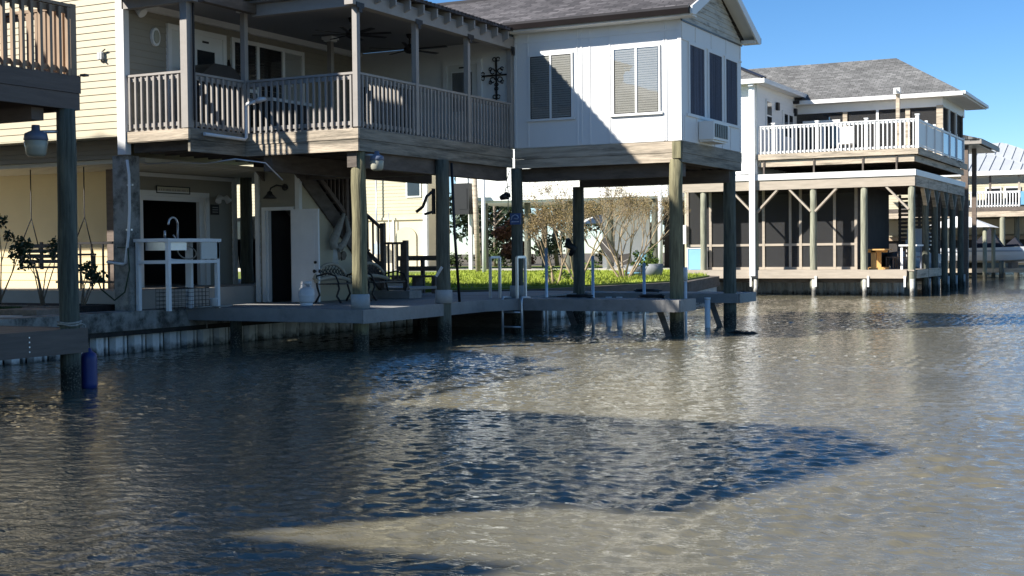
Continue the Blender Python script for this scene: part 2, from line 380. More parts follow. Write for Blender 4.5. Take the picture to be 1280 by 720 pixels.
# ------------------------------------------------------------------ ground
BANK = [(-17.12, -60), (-17.12, 24), (-16.7, 28.6), (-15.0, 30.4), (-13.9, 38), (-15.6, 46), (-18.2, 49.5), (-18.0, 51.2), (-9.9, 51.2), (-9.9, 54.0), (-18.2, 54.0), (-18.2, 60), (-15, 66), (-14, 80), (-14, 600), (-600, 600), (-600, -60)]
struct(MB().prism(BANK, -1.5, .70), 'ground', M['ground'])
struct(MB().prism([(-16.75, 28.9), (-15.1, 30.7), (-14.0, 38), (-15.7, 45.8), (-18.3, 49.3), (-19, 55.8), (-60, 55.8), (-60, 31), (-17.5, 29.2)], .70, .84), 'lawn', M['turf'])
struct(MB().prism([(-90, 60.5), (-21, 60.5), (-21, 74), (-90, 74)], .70, .86), 'back_lawn', M['turf'])
struct(MB().prism([(-75, 55.8), (-19.05, 55.8), (-19.05, 60.5), (-75, 60.5)], .70, .90), 'path', M['walk'])
struct(MB().prism([(-90, 29.2), (-17.6, 28.2), (-17.4, 18.3), (-90, 18.3)], .6, 1.10), 'patio_slab', M['slab'])
struct(MB().prism([(-90, 13.5), (-17.5, 13.5), (-17.5, 15.9), (-90, 15.9)], .6, .765), 'path', M['walk'])
struct(MB().prism([(-60, 15.9), (-18.6, 15.9), (-18.6, 17.0), (-60, 17.0)], .6, .80), 'verge', M['turfdark'])
struct(MB().prism([(-60, 17.14), (-17.55, 17.14), (-17.55, 18.296), (-60, 18.296)], .6, .86), 'flower_bed', M['mulch'])

# grass blades of the lawn behind the house
def inpoly(x, y, poly):
    c = np.zeros(len(x), bool); n = len(poly)
    for i in range(n):
        x0, y0 = poly[i]; x1, y1 = poly[(i + 1) % n]
        k = (y0 > y) != (y1 > y)
        with np.errstate(divide='ignore', invalid='ignore'): c ^= k & (x < (x1 - x0) * (y - y0) / (y1 - y0 + 1e-12) + x0)
    return c
def blades(name, poly, n, z, h, m):
    px = [p[0] for p in poly]; py = [p[1] for p in poly]
    x = rng.uniform(min(px), max(px), n); y = rng.uniform(min(py), max(py), n)
    k = inpoly(x, y, poly); x = x[k]; y = y[k]; n = len(x)
    a = rng.uniform(0, 6.28, n); hh = h * rng.uniform(.5, 1.3, n) * (1 + .5 * np.sin(x * 1.3) * np.sin(y * .9)); w = .012 + .01 * rng.random(n)
    t = rng.normal(0, .45, (n, 2)) * hh[:, None]
    v = np.zeros((n, 3, 3), np.float32)
    v[:, 0] = np.stack([x - np.cos(a) * w, y - np.sin(a) * w, np.full(n, z)], -1)
    v[:, 1] = np.stack([x + np.cos(a) * w, y + np.sin(a) * w, np.full(n, z)], -1)
    v[:, 2] = np.stack([x + t[:, 0], y + t[:, 1], z + hh], -1)
    return rawmesh(name, v.reshape(-1, 3), 3, m)
def rawmesh(name, v, k, m):
    me = bpy.data.meshes.new(name); nf = len(v) // k
    me.vertices.add(len(v)); me.vertices.foreach_set('co', np.asarray(v, np.float32).ravel())
    me.loops.add(nf * k); me.loops.foreach_set('vertex_index', np.arange(nf * k, dtype=np.int32))
    me.polygons.add(nf); me.polygons.foreach_set('loop_start', np.arange(0, nf * k, k, dtype=np.int32))
    me.update(calc_edges=True); me.materials.append(m)
    o = bpy.data.objects.new(name, me); COL.objects.link(o); return o
tag(blades('grass', [(-16.8, 29), (-15.1, 30.8), (-14.05, 38), (-15.8, 45.8), (-18.3, 49.3), (-19, 55.8), (-32, 55.8), (-26, 40), (-18, 29.4)], 60000, .835, .09, M['grass']), kind='stuff')
tag(blades('verge_grass', [(-24, 15.95), (-18.65, 15.95), (-18.65, 16.98), (-24, 16.98)], 14000, .795, .06, M['leaf']), kind='stuff')

def leafcloud(blobs, n, size, m, name, par=None, base=(0, 0, 0), seed=1):
    """leaf-sized quads spread through overlapping clumps"""
    g = np.random.default_rng(seed); out = []
    tot = sum(b[3] ** 2 for b in blobs)
    for bx, by, bz, br in blobs:
        k = int(n * br * br / tot)
        d = g.normal(size=(k, 3)); d /= np.linalg.norm(d, axis=1)[:, None]
        rad = br * g.random(k) ** .4 * (1 + .25 * np.sin(d[:, 0] * 5 + bx) * np.sin(d[:, 2] * 6 + by))
        c = np.array([bx, by, bz]) + d * rad[:, None] * np.array([1, 1, .85])
        a = g.normal(size=(k, 3)); a /= np.linalg.norm(a, axis=1)[:, None]
        b = np.cross(a, g.normal(size=(k, 3))); b /= np.linalg.norm(b, axis=1)[:, None]
        s = size * g.uniform(.5, 1.4, k)[:, None]
        out.append(np.stack([c - a * s, c + b * s * .5, c + a * s, c - b * s * .5], 1).reshape(-1, 3))
    v = np.concatenate(out) - np.array(base)
    o = rawmesh(name, v, 4, m)
    if par: o.parent = par
    return o
def tree(name, label, x, y, z, h, r, m, cat='tree', group=None, trunk=.16, seed=1, n=5000, leaf=.09, low=.3):
    t = thing(name, label, cat, (x, y, z), group); g = random.Random(seed)
    tb = MB(); blobs = []
    tb.tube([(x, y, z - .1), (x + .05 * h * g.uniform(-1, 1), y, z + h * .4), (x + .04 * h * g.uniform(-1, 1), y, z + h * .85)], [trunk, trunk * .7, trunk * .2], 8)
    for i in range(11):
        a = g.uniform(0, 6.28); q = g.uniform(low, .95); rad = r * g.uniform(.3, .9) * (1.15 - abs(q - .5))
        p = (x + rad * math.cos(a), y + rad * math.sin(a), z + h * q)
        tb.tube([(x, y, z + h * q * .7), p], [trunk * .4, trunk * .1], 5)
        blobs.append((*p, r * g.uniform(.28, .5)))
    part(tb, 'trunk', M['bark'], t)
    leafcloud(blobs, n, leaf, m, 'crown', t, (x, y, z), seed)
    return t

# ------------------------------------------------------------------ the sea wall
def sheet(name, label, pts, z0, z1, pitch, base):
    t = thing(name, label, 'sea wall', base)
    mb = MB()
    for (xa, ya), (xb, yb) in zip(pts[:-1], pts[1:]):
        d = Vector((xb - xa, yb - ya, 0)); ln = d.length; d.normalize(); n = Vector((d.y, -d.x, 0))
        k = max(1, int(ln / pitch)); p = ln / k; pr = []
        for i in range(k):
            for f_, o_ in ((0, 0), (.1, .11), (.46, .11), (.53, 0), (.66, 0), (.69, .06), (.8, .06), (.83, 0)):
                pr.append(Vector((xa, ya, 0)) + d * (p * (i + f_)) + n * o_)
        pr.append(Vector((xb, yb, 0)))
        v = [(q.x, q.y, z0) for q in pr] + [(q.x, q.y, z1) for q in pr]; m_ = len(pr)
        mb.add(v, [(i, i + 1, m_ + i + 1, m_ + i) for i in range(m_ - 1)])
    part(mb, 'sheet_piling', M['vinylpile'], t)
    return t
sw = sheet('sea_wall', 'white corrugated sea wall with stained concrete cap beside the dock', [(-17.12, 4), (-17.12, 24), (-16.75, 28.5)], -1.2, .40, .46, (-17.1, 18, 0))
cb = MB(); 
cb.prism([(-17.5, 4), (-16.86, 4), (-16.86, 20.6), (-17.5, 20.6)], .42, .755)
part(cb, 'concrete_cap', M['concrete'], sw)
part(MB().box(-17.1, -16.9, 4, 23.9, .33, .419), 'waler', M['darkstain'], sw)
sw2 = sheet('sea_wall', 'low dark sea wall along the lit lawn edge behind the dock', [(-16.7, 28.6), (-15.0, 30.4), (-13.9, 38), (-15.6, 46), (-18.2, 49.5), (-18.0, 51.15), (-9.85, 51.15)], -1.2, .45, .40, (-15, 35, 0))
cb = MB()
edge = [(-16.7, 28.6), (-15.0, 30.4), (-13.9, 38), (-15.6, 46), (-18.2, 49.5)]
for a, b in zip(edge[:-1], edge[1:]): cb.beam((a[0] + .08, a[1], .62), (b[0] + .08, b[1], .62), .24, .36)
part(cb, 'timber_cap', M['darkwood'], sw2)

# ------------------------------------------------------------------ THE MAIN HOUSE
hs = thing('stilt_house', 'yellow sided stilt house with wraparound balcony and white boxed sunroom over the water', 'house', (-17, 20, 1.1))
XB, YS, ZF = -17.06, 17.9, 4.0
# upper walls: solid cores with lapped siding in front
part(MB().box(-30, XB - .02, YS + .02, 25.6, 3.92, 6.9), 'wall_core', M['yellow'], hs)
part(MB().lap((-30, YS), (XB - .10, YS), 3.92, 7.0, .125), 'south_siding', M['yellow'], hs)
part(MB().box(-30, XB - .15, YS - .01, YS + .44, 3.895, 3.918), 'siding_overhang', M['tansiding'], hs)
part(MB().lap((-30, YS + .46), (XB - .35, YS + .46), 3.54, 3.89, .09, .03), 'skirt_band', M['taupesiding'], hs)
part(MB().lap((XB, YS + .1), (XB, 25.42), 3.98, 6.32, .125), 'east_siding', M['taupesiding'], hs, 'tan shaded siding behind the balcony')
part(MB().box(XB - .14, XB + .045, YS - .04, YS + .1, 3.56, 7.0), 'corner_trim', M['white'], hs)
part(MB().prism([(-30, 18.40), (XB, 18.40), (XB, 19.5), (XB, 25.7), (-30, 25.7)], 3.46, 3.535), 'soffit', M['soffit'], hs)
sp = MB()
for x in np.arange(-29.9, -17.1, .3): sp.box(x, x + .012, 18.41, 25.6, 3.452, 3.46)
part(sp, 'soffit_groove', M['tansiding'], hs)
# front door with sidelight
fd = part(MB().box(XB, XB + .06, 19.0, 19.1, 4, 6.06).box(XB, XB + .06, 20.57, 20.67, 4, 6.06).box(XB, XB + .06, 19.1, 20.57, 5.96, 6.06).box(XB, XB + .055, 19.47, 19.57, 4, 5.96), 'door_frame', M['white'], hs)
dr = part(MB().box(XB, XB + .035, 19.57, 20.57, 4.02, 5.96), 'door', M['white'], hs)
part(MB().box(XB + .035, XB + .05, 19.83, 20.32, 4.9, 5.68), 'pane', M['darkglass'], dr)
part(MB().box(XB + .035, XB + .044, 19.76, 20.39, 4.83, 4.898).box(XB + .035, XB + .044, 19.76, 20.39, 5.682, 5.75), 'moulding', M['white'], dr)
part(MB().box(XB + .036, XB + .045, 19.98, 20.16, 5.83, 5.87), 'name_plate', M['black'], dr)
part(MB().tube([(XB + .03, 20.47, 4.98), (XB + .09, 20.47, 4.98)], .03, 8), 'handle', M['blackmetal'], dr)
part(MB().box(XB, XB + .03, 19.1, 19.47, 4.1, 5.96), 'sidelight', M['blindwhite'], hs)
# triple window
wf = MB()
for y in (20.84, 21.62, 22.47, 23.15): wf.box(XB, XB + .06, y, y + .08, 4.82, 6.06)
wf.box(XB, XB + .055, 20.92, 23.15, 5.98, 6.06).box(XB, XB + .055, 20.92, 23.15, 4.82, 4.9).box(XB, XB + .045, 20.92, 21.62, 5.02, 5.09)
wf = part(wf, 'window', M['white'], hs)
part(MB().box(XB, XB + .012, 20.92, 22.47, 4.9, 5.98), 'backing', M['black'], wf)
bl = MB()
for z in np.arange(5.0, 5.95, .06): bl.box(XB + .012, XB + .03, 20.94, 22.45, z, z + .028)
part(bl, 'blinds', M['black'], wf)
part(MB().box(XB, XB + .025, 22.55, 23.15, 4.9, 5.98), 'shade', M['blindwhite'], wf)
part(MB().box(XB + .034, XB + .037, 20.93, 23.14, 4.91, 5.97), 'pane', M['glass'], wf)
# back wall of the porch with its own door
part(MB().box(-17.06, -13.14, 25.46, 25.6, 3.98, 6.32), 'porch_wall', M['white'], hs)
pf = part(MB().box(-14.86, -14.76, 25.41, 25.46, 4, 5.97).box(-13.99, -13.89, 25.41, 25.46, 4, 5.97).box(-14.76, -13.99, 25.41, 25.46, 5.87, 5.97), 'door_frame', M['white'], hs)
pd = part(MB().box(-14.76, -13.99, 25.43, 25.46, 4, 5.87), 'door', M['blindwhite'], hs)
part(MB().box(-14.62, -14.13, 25.418, 25.43, 4.85, 5.7), 'pane', M['darkscreen'], pd)
part(MB().box(-14.62, -14.13, 25.417, 25.429, 5.701, 5.73).box(-14.62, -14.13, 25.417, 25.429, 4.82, 4.849).box(-14.65, -14.621, 25.417, 25.429, 4.82, 5.73), 'moulding', M['white'], pd)
part(MB().box(-14.45, -14.3, 25.418, 25.43, 5.79, 5.82), 'name_plate', M['black'], pd)
part(MB().box(XB + .01, -15.6, 25.42, 25.458, 4, 5.55), 'screen_panel', M['black'], hs)
# balcony
BAL = [(XB, YS), (-15.6, YS), (-15.6, 19.47), (-13.12, 19.47), (-13.12, 25.44), (XB, 25.44)]
part(MB().prism([(XB + .01, YS + .05), (-15.65, YS + .05), (-15.65, 19.52), (-13.17, 19.52), (-13.17, 25.4), (XB + .01, 25.4)], 3.93, 3.985), 'balcony_floor', M['rail'], hs)
fz = MB()
for z0, z1, o in ((3.56, 3.77, 0), (3.775, 3.955, .012)):
    fz.box(XB + .05, -15.602 + o, YS - .0 + .001 - o, YS + .05, z0 + .2 if z0 < 3.7 else z0, z1 if z1 > 3.8 else z1 + .003)
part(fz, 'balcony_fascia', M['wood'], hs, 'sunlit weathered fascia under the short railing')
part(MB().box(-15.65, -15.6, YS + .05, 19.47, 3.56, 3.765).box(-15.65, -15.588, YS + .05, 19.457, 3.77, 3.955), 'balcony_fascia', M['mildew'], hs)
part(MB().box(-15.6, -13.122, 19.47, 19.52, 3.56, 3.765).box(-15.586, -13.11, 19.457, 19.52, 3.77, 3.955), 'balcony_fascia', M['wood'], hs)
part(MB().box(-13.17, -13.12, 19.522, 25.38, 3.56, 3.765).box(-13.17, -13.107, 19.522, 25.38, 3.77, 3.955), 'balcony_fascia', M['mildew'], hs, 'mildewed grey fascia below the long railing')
jj = MB()
for y in np.arange(19.7, 25.3, .41): jj.box(XB + .02, -13.2, y, y + .045, 3.60, 3.92)
for y in (18.1, 18.5, 18.9, 19.3): jj.box(XB + .02, -15.7, y, y + .045, 3.60, 3.92)
part(jj, 'joists', M['darkwood'], hs)
for bx in (((-13.42, -13.22, 19.56, 25.3, 3.28, 3.597)), (-15.3, -15.1, 19.6, 25.3, 3.28, 3.597), (XB + .01, -15.31, 22.2, 22.4, 3.27, 3.59), (-15.09, -13.43, 22.2, 22.4, 3.27, 3.59)):
    part(MB().box(*bx), 'carrier_beam', M['darkwood'], hs)
# railings: each section is rails plus individual balusters
def railing(host, p0, p1, z0, z1, m, step=.132, inset=.0, bal=.036, toprail=(.10, .04), names='railing', label=None, sub=True, low=.07):
    p0 = Vector(p0 + (0,)); p1 = Vector(p1 + (0,)); d = p1 - p0; ln = d.length; d.normalize()
    rl = MB()
    rl.beam(p0 + Vector((0, 0, z1 - .02)), p1 + Vector((0, 0, z1 - .02)), toprail[0], toprail[1])
    rl.beam(p0 + Vector((0, 0, z1 - .085)), p1 + Vector((0, 0, z1 - .085)), .04, .08)
    ro = part(rl, names, m, host, label)
    part(MB().beam(p0 + Vector((0, 0, z0 + low)), p1 + Vector((0, 0, z0 + low)), .045, .07), 'bottom_rail', m, ro)
    n = int(ln / step); pts = [p0 + d * (ln * (i + .5) / n) for i in range(n)]
    nn = Vector((d.y, -d.x, 0)) * .045
    b = MB().beam(pts[0] + nn + Vector((0, 0, z0 + low - .075)), pts[0] + nn + Vector((0, 0, z1 - .05)), bal, bal)
    if sub:
        bo = part(b, 'baluster', m, ro)
        copies(bo, 'baluster', [p - pts[0] + Vector((random.uniform(-.004, .004), random.uniform(-.004, .004), random.uniform(-.012, .004))) for p in pts[1:]], ro)
    else:
        for p in pts[1:]: b.beam(p + nn + Vector((0, 0, z0 + low - .075)), p + nn + Vector((0, 0, z1 - .05)), bal, bal)
        part(b, 'balusters', m, ro)
    return ro
railing(hs, (XB + .05, YS + .06), (-15.74, YS + .06), 3.985, 4.97, M['rail'], label='sunlit short railing by the house corner')
railing(hs, (-15.66, YS + .15), (-15.66, 19.5), 3.985, 4.95, M['rail'])
railing(hs, (-15.6, 19.53), (-13.2, 19.53), 3.985, 4.95, M['rail'], .128)
railing(hs, (-13.18, 19.58), (-13.18, 25.36), 3.985, 4.95, M['rail'], .13)
# posts
def post(x, y, z0=3.985, z1=6.1, w=.1): return part(MB().box(x - w / 2, x + w / 2, y - w / 2, y + w / 2, z0, z1), 'porch_post', M['rail'], hs)
post(-15.66, YS + .06, 3.97, 6.3, .15)
for x, y in ((-13.17, 19.52), (-13.17, 21.5), (-13.17, 23.5), (-13.17, 25.38)): post(x, y)
post(-15.63, 19.5, 3.985, 6.2); post(-16.2, 23.05, 3.985, 6.2)
part(MB().box(-15.73, -15.53, 19.4, 19.6, 6.2, 6.24).box(-15.76, -15.5, 19.37, 19.63, 6.24, 6.3), 'post_cap', M['white'], hs)
part(MB().box(-16.3, -16.1, 22.95, 23.15, 6.2, 6.24).box(-16.33, -16.07, 22.92, 23.18, 6.24, 6.3), 'post_cap', M['white'], hs)
part(MB().box(-15.56, -15.53, YS + .1, YS + .13, 4.1, 6.3), 'downspout', M['gutter'], hs)
# porch ceiling, header beams, roof
part(MB().prism([(XB, 17.45), (-15.4, 17.45), (-15.4, 19.3), (-13.08, 19.3), (-13.08, 25.44), (XB, 25.44)], 6.32, 6.36), 'porch_ceiling', M['ceil'], hs)
part(MB().box(XB + .001, XB + .09, 18.1, 25.4, 6.2, 6.318), 'crown_moulding', M['white'], hs)
part(MB().box(-13.26, -13.08, 19.3, 25.42, 6.1, 6.318), 'header_beam', M['rail'], hs)
part(MB().box(-15.4, -13.261, 19.44, 19.6, 6.1, 6.318), 'header_beam', M['rail'], hs)
part(MB().box(-17.05, -15.42, 17.86, 18.0, 6.14, 6.318), 'header_beam', M['rail'], hs)
part(MB().box(-15.42, -15.28, 18.0, 19.43, 6.14, 6.318), 'header_beam', M['darkwood'], hs)
for y in (19.52, 21.5, 23.5, 25.38): part(MB().box(-13.077, -13.065, y - .12, y + .12, 6.06, 6.15).box(-13.077, -13.065, y - .05, y + .05, 5.98, 6.059), 'bracket', M['blackmetal'], hs)
for y in np.arange(19.5, 25.3, .49): part(MB().extr([(-13.079, y, 6.2), (-12.95, y, 6.25), (-12.95, y, 6.42), (-13.3, y, 6.48), (-13.3, y, 6.362), (-13.079, y, 6.362)], (0, .05, 0)), 'rafter_tail', M['rail'], hs)
rp = MB()
rp.extr([(-12.92, 19.1, 6.43), (-12.92, 19.1, 6.48), (-15.4, 19.1, 6.98), (-15.4, 19.1, 6.93)], (0, 6.35, 0))
rp.extr([(-15.4, 17.3, 6.93), (-15.4, 17.3, 6.98), (-24, 17.3, 7.75), (-24, 17.3, 7.70)], (0, 8.6, 0))
rp.extr([(-24, 17.3, 7.70), (-24, 17.3, 7.75), (-32, 17.3, 6.9), (-32, 17.3, 6.85)], (0, 8.6, 0))
part(rp, 'porch_roof', M['shingx'], hs)
part(MB().box(-17.05, -15.401, 17.40, 17.45, 6.3, 6.93), 'roof_fascia', M['white'], hs)
part(MB().box(-15.4, -12.95, 19.14, 19.2, 6.362, 6.43).extr([(-15.4, 19.2, 6.5), (-15.4, 19.2, 6.9), (-13.2, 19.2, 6.5)], (0, -.06, 0)), 'roof_fascia', M['white'], hs)
part(MB().box(-15.46, -15.4, 17.46, 19.12, 6.36, 6.93), 'roof_fascia', M['white'], hs)
rv = MB()
for y in np.arange(19.12, 25.44, .15): rv.tube([(-12.90, y, 6.475), (-13.6, y, 6.61)], .022, 6)
part(rv, 'roof_ribs', M['gutter'], hs)
part(MB().extr([(-30, 17.9, 6.9), (XB, 17.9, 6.9), (-24, 17.9, 7.65)], (0, .1, 0)), 'gable_wall', M['yellow'], hs)

# sunroom
XR, YF, YK = -9.3, 25.44, 29.4
part(MB().box(-13.12, XR - .03, YF + .03, YK, 3.97, 6.42), 'sunroom_core', M['panel'], hs)
pn = MB().box(-13.10, XR, YF, YF + .03, 3.98, 6.42)
part(pn, 'front_panels', M['panel'], hs)
bt = MB()
for x in (-13.07, -12.78, -11.62, -11.52, -11.33, -10.88, -9.68, -9.63): bt.box(x, x + .03, YF - .012, YF, 3.99, 6.40)
bt.box(-13.1, XR, YF - .014, YF, 6.21, 6.24)
bt.box(XR - .07, XR + .012, YF - .02, YF - .0, 3.98, 6.42)
part(bt, 'battens', M['panel'], hs)
part(MB().box(XR - .03, XR, YF, YK, 3.98, 6.42), 'side_panels', M['panel'], hs)
bt = MB()
for y in (25.48, 25.62, 26.35, 26.86, 27.5, 28.04, 28.6, 29.3): bt.box(XR, XR + .013, y, y + .035, 3.99, 4.5)
for y in (25.48, 26.3, 27.3, 28.3, 29.3): bt.box(XR, XR + .013, y, y + .035, 6.06, 6.40)
bt.box(XR, XR + .02, YF + .04, YK, 6.02, 6.055).box(XR, XR + .035, 25.75, 29.2, 4.50, 4.56)
part(bt, 'battens', M['panel'], hs)
for x0, x1, shade in ((-12.74, -11.70, True), (-10.80, -9.74, False)):
    xm = (x0 + x1) / 2
    w = part(MB().box(x0, x0 + .04, YF - .03, YF - .013, 4.58, 5.95).box(x1 - .04, x1, YF - .03, YF - .013, 4.58, 5.95).box(x0 + .04, x1 - .04, YF - .03, YF - .013, 5.91, 5.95)
             .box(x0 - .05, x1 + .05, YF - .05, YF - .013, 4.53, 4.58).box(xm - .022, xm + .022, YF - .034, YF - .013, 4.58, 5.91), 'window', M['white'], hs)
    part(MB().box(x0 + .04, x1 - .04, YF - .0129, YF - .0125, 4.58, 5.91), 'backing', M['black'], w)
    b = MB()
    for z in np.arange(4.60, 5.88, .048): b.add([(x0 + .06, YF - .0125, z + .046), (x1 - .06, YF - .0125, z + .046), (x1 - .06, YF - .021, z), (x0 + .06, YF - .021, z)], [(3, 2, 1, 0)])
    part(b, 'blinds', M['blind'], w)
    part(MB().box(x0 + .04, x1 - .04, YF - .026, YF - .024, 4.58, 5.91), 'pane', M['glass'], w)
for y0, y1 in ((25.85, 26.86), (27.05, 28.02), (28.18, 29.1)):
    w = part(MB().box(XR + .001, XR + .03, y0, y0 + .06, 4.56, 6.02).box(XR + .001, XR + .03, y1 - .06, y1, 4.56, 6.02).box(XR + .001, XR + .03, y0 + .06, y1 - .06, 5.97, 6.02), 'window', M['panel'], hs)
    c = MB(); v = []
    for i in range(25): v.append((XR + .008 + .007 * math.sin(i * 1.9 + y0), y0 + .06 + (y1 - y0 - .12) * i / 24))
    c.add([(x, y, 4.56) for x, y in v] + [(x, y, 5.97) for x, y in v], [(i, i + 1, 26 + i, 25 + i) for i in range(24)], True)
    part(c, 'curtain', M['curtain'], w, 'dark blue curtain')
    part(MB().box(XR + .02, XR + .022, y0 + .06, y1 - .06, 4.56, 5.97), 'screen', M['darkscreen'], w)
# sunroom floor frame
part(MB().box(-13.10, -9.44, YF + .001, YF + .05, 3.545, 3.735).box(-13.10, -9.44, YF - .008, YF + .05, 3.74, 3.965), 'floor_fascia', M['wood'], hs)
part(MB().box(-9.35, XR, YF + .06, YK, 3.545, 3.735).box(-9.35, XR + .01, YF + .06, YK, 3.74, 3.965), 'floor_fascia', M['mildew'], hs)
part(MB().box(-9.49, -9.31, YF - .03, YF + .12, 3.62, 3.96), 'beam_end', M['pilegreen'], hs, 'mossy block over the corner pile')
jj = MB()
for x in np.arange(-12.9, -9.5, .4): jj.box(x, x + .045, YF + .06, YK - .06, 3.56, 3.9)
jj.box(-13.1, -9.36, YK - .05, YK, 3.545, 3.96)
part(jj, 'joists', M['darkwood'], hs)
part(MB().box(-13.1, -9.4, 25.75, 25.95, 3.27, 3.555), 'carrier_beam', M['darkwood'], hs)
part(MB().box(-13.1, -9.4, 28.8, 29.0, 3.27, 3.555), 'carrier_beam', M['darkwood'], hs)
part(MB().box(-13.1, -9.36, YF + .07, YK - .07, 3.9, 3.965), 'subfloor', M['darkwood'], hs)
# sunroom roof
YE, YR, ZE, ZR, XG = 25.06, 27.35, 6.57, 7.62, -8.95
YB = 2 * YR - YE
part(MB().extr([(XG, YE, ZE - .02), (XG, YE, ZE + .03), (XG, YR, ZR + .03), (XG, YR, ZR - .02)], (-8.2, 0, 0)).extr([(XG, YB, ZE + .03), (XG, YB, ZE - .02), (XG, YR, ZR - .02), (XG, YR, ZR + .03)], (-8.2, 0, 0)), 'sunroom_roof', M['shing'], hs)
part(MB().box(-17, XG, YR - .1, YR + .1, ZR - .01, ZR + .05), 'ridge_cap', M['gutter'], hs)
part(MB().extr([(XG - .02, YE - .11, ZE + .03), (XG - .02, YE - .11, ZE - .02), (XG - .02, YE - .07, ZE - .12), (XG - .02, YE - .002, ZE - .12), (XG - .02, YE - .002, ZE + .03)], (-4.2, 0, 0)), 'gutter', M['gutter'], hs)
part(MB().box(-13.1, XG - .01, YE, YF, ZE - .15, ZE - .12), 'eave_soffit', M['white'], hs)
rk = MB()
rk.extr([(XG, YE - .02, ZE + .02), (XG, YE - .02, ZE - .13), (XG, YE + .16, ZE - .13), (XG, YR, ZR - .16), (XG, YR, ZR + .0)], (.04, 0, 0))
rk.extr([(XG, YB + .02, ZE + .02), (XG, YR, ZR + .0), (XG, YR, ZR - .16), (XG, YB - .16, ZE - .13), (XG, YB + .02, ZE - .13)], (.04, 0, 0))
rk.box(XG - .34, XG - .001, YB - .26, YB + .0, ZE - .13, ZE - .05)
part(rk, 'rake_board', M['white'], hs)
part(MB().box(XG - 4, XG + .03, YB + .0, YB + .1, ZE - .1, ZE + .02), 'gutter', M['gutter'], hs)
part(MB().extr([(XG - .001, YE, ZE - .03), (XG - .001, YR, ZR - .07), (XG - .001, YR, ZR - .03), (XG - .001, YE, ZE - .0)], (-.33, 0, 0)).extr([(XG - .001, YB, ZE - .03), (XG - .001, YB, ZE), (XG - .001, YR, ZR - .03), (XG - .001, YR, ZR - .07)], (-.33, 0, 0)), 'rake_soffit', M['white'], hs)
hgt = lambda z: (z - (ZE - .1)) / (ZR - ZE)
gy0, gy1 = YF - .1, YB - .28
part(MB().lap((XR + .015, gy0), (XR + .015, gy1), 6.42, ZR - .08, .105, .016, clip=lambda z: (min(.5, max(0, hgt(z) * .5)), max(.5, min(1, 1 - hgt(z) * .5)))), 'gable_siding', M['gablesiding'], hs)
part(MB().extr([(XR, YF, 6.42), (XR, YK, 6.42), (XR, YR, ZR - .1)], (-.1, 0, 0)), 'gable_core', M['darkwood'], hs)
part(MB().box(XR + .001, XR + .03, YF - .02, YK + .02, 6.39, 6.415), 'drip_edge', M['gutter'], hs)

# piles
def pile(x, y, z1, m='pile', r=.135, z0=-1.2, lean=0.0, host=None, nm='pile', lab=None):
    k = 9; pts = []; rs = []
    g = random.Random(int(x * 100 + y * 10))
    for i in range(k):
        t = i / (k - 1); pts.append((x + lean * (t - .5) + g.uniform(-.008, .008), y + g.uniform(-.008, .008), z0 + (z1 - z0) * t)); rs.append(r * (1.08 - .12 * t + g.uniform(-.02, .02)))
    return part(MB().tube(pts, rs, 14), nm, M[m], host or hs, lab)
pile(-13.27, 19.70, 3.56, 'pilegreen', lab='mossy green pile at the balcony corner'); pile(-13.1, 22.35, 3.56)
pile(-13.1, 25.52, 3.56, r=.125); pile(-13.1, 28.72, 3.28, r=.14)
pile(-9.46, 25.53, 3.6, 'pilegreen', .14, lab='green sunlit pile under the sunroom corner'); pile(-9.45, 28.98, 3.56, r=.14)
part(MB().box(-9.49, -9.42, 25.3, 25.4, -.4, -.3).beam((-9.75, 25.3, .55), (-9.5, 25.42, -.25), .07, .12), 'brace', M['darkwood'], hs)
part(MB().beam((-9.85, 28.8, .6), (-9.6, 28.92, -.2), .07, .12), 'brace', M['darkwood'], hs)
part(MB().beam((-13.35, 28.55, .5), (-13.1, 28.6, -.2), .07, .14), 'brace', M['darkwood'], hs)
for x, y in ((-13.27, 19.70), (-13.1, 22.35), (-13.1, 25.52)):
    part(MB().lathe([(.15, 0), (.172, 0), (.172, .25), (.15, .26)], (x, y, .765), 18), 'pile_collar', M['collar'], hs)
part(MB().box(-17.40, -17.05, 17.93, 18.24, .6, 3.55), 'corner_column', M['concrete'], hs, 'grey square column at the house corner')
part(MB().box(-19.22, -18.98, 19.62, 19.94, 1.1, 3.46), 'corner_post', M['brown'], hs)
for x, y in ((-24.5, 24), (-24.5, 25.5)): pile(x, y, 3.5, z0=.6)
# ground level walls
part(MB().lap((-30, 20.0), (-19.0, 20.0), 1.1, 3.46, .16).box(-30, -19.0, 20.015, 20.1, 1.1, 3.46), 'patio_wall', M['bounceglow'], hs)
XW = -19.0
gw = MB()
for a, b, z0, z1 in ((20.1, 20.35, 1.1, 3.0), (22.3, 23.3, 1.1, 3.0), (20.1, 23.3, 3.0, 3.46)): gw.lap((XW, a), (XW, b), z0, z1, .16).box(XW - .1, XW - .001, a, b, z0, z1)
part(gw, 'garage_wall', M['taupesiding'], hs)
gf = part(MB().box(XW, XW + .04, 20.25, 20.37, 1.1, 3.08).box(XW, XW + .04, 22.28, 22.4, 1.1, 3.08).box(XW, XW + .04, 20.37, 22.28, 2.97, 3.08).box(XW - .09, XW - .002, 22.12, 22.279, 1.1, 2.969).box(XW - .09, XW - .002, 20.371, 22.119, 2.88, 2.969), 'garage_opening', M['white'], hs)
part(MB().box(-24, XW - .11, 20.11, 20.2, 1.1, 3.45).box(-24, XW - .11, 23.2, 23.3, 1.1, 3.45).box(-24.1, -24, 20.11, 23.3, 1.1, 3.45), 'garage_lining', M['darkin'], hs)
part(MB().box(XW, XW + .06, 23.18, 23.3, 1.1, 3.44).box(XW, XW + .03, 20.1, 23.17, 3.36, 3.44), 'wall_trim', M['white'], hs)
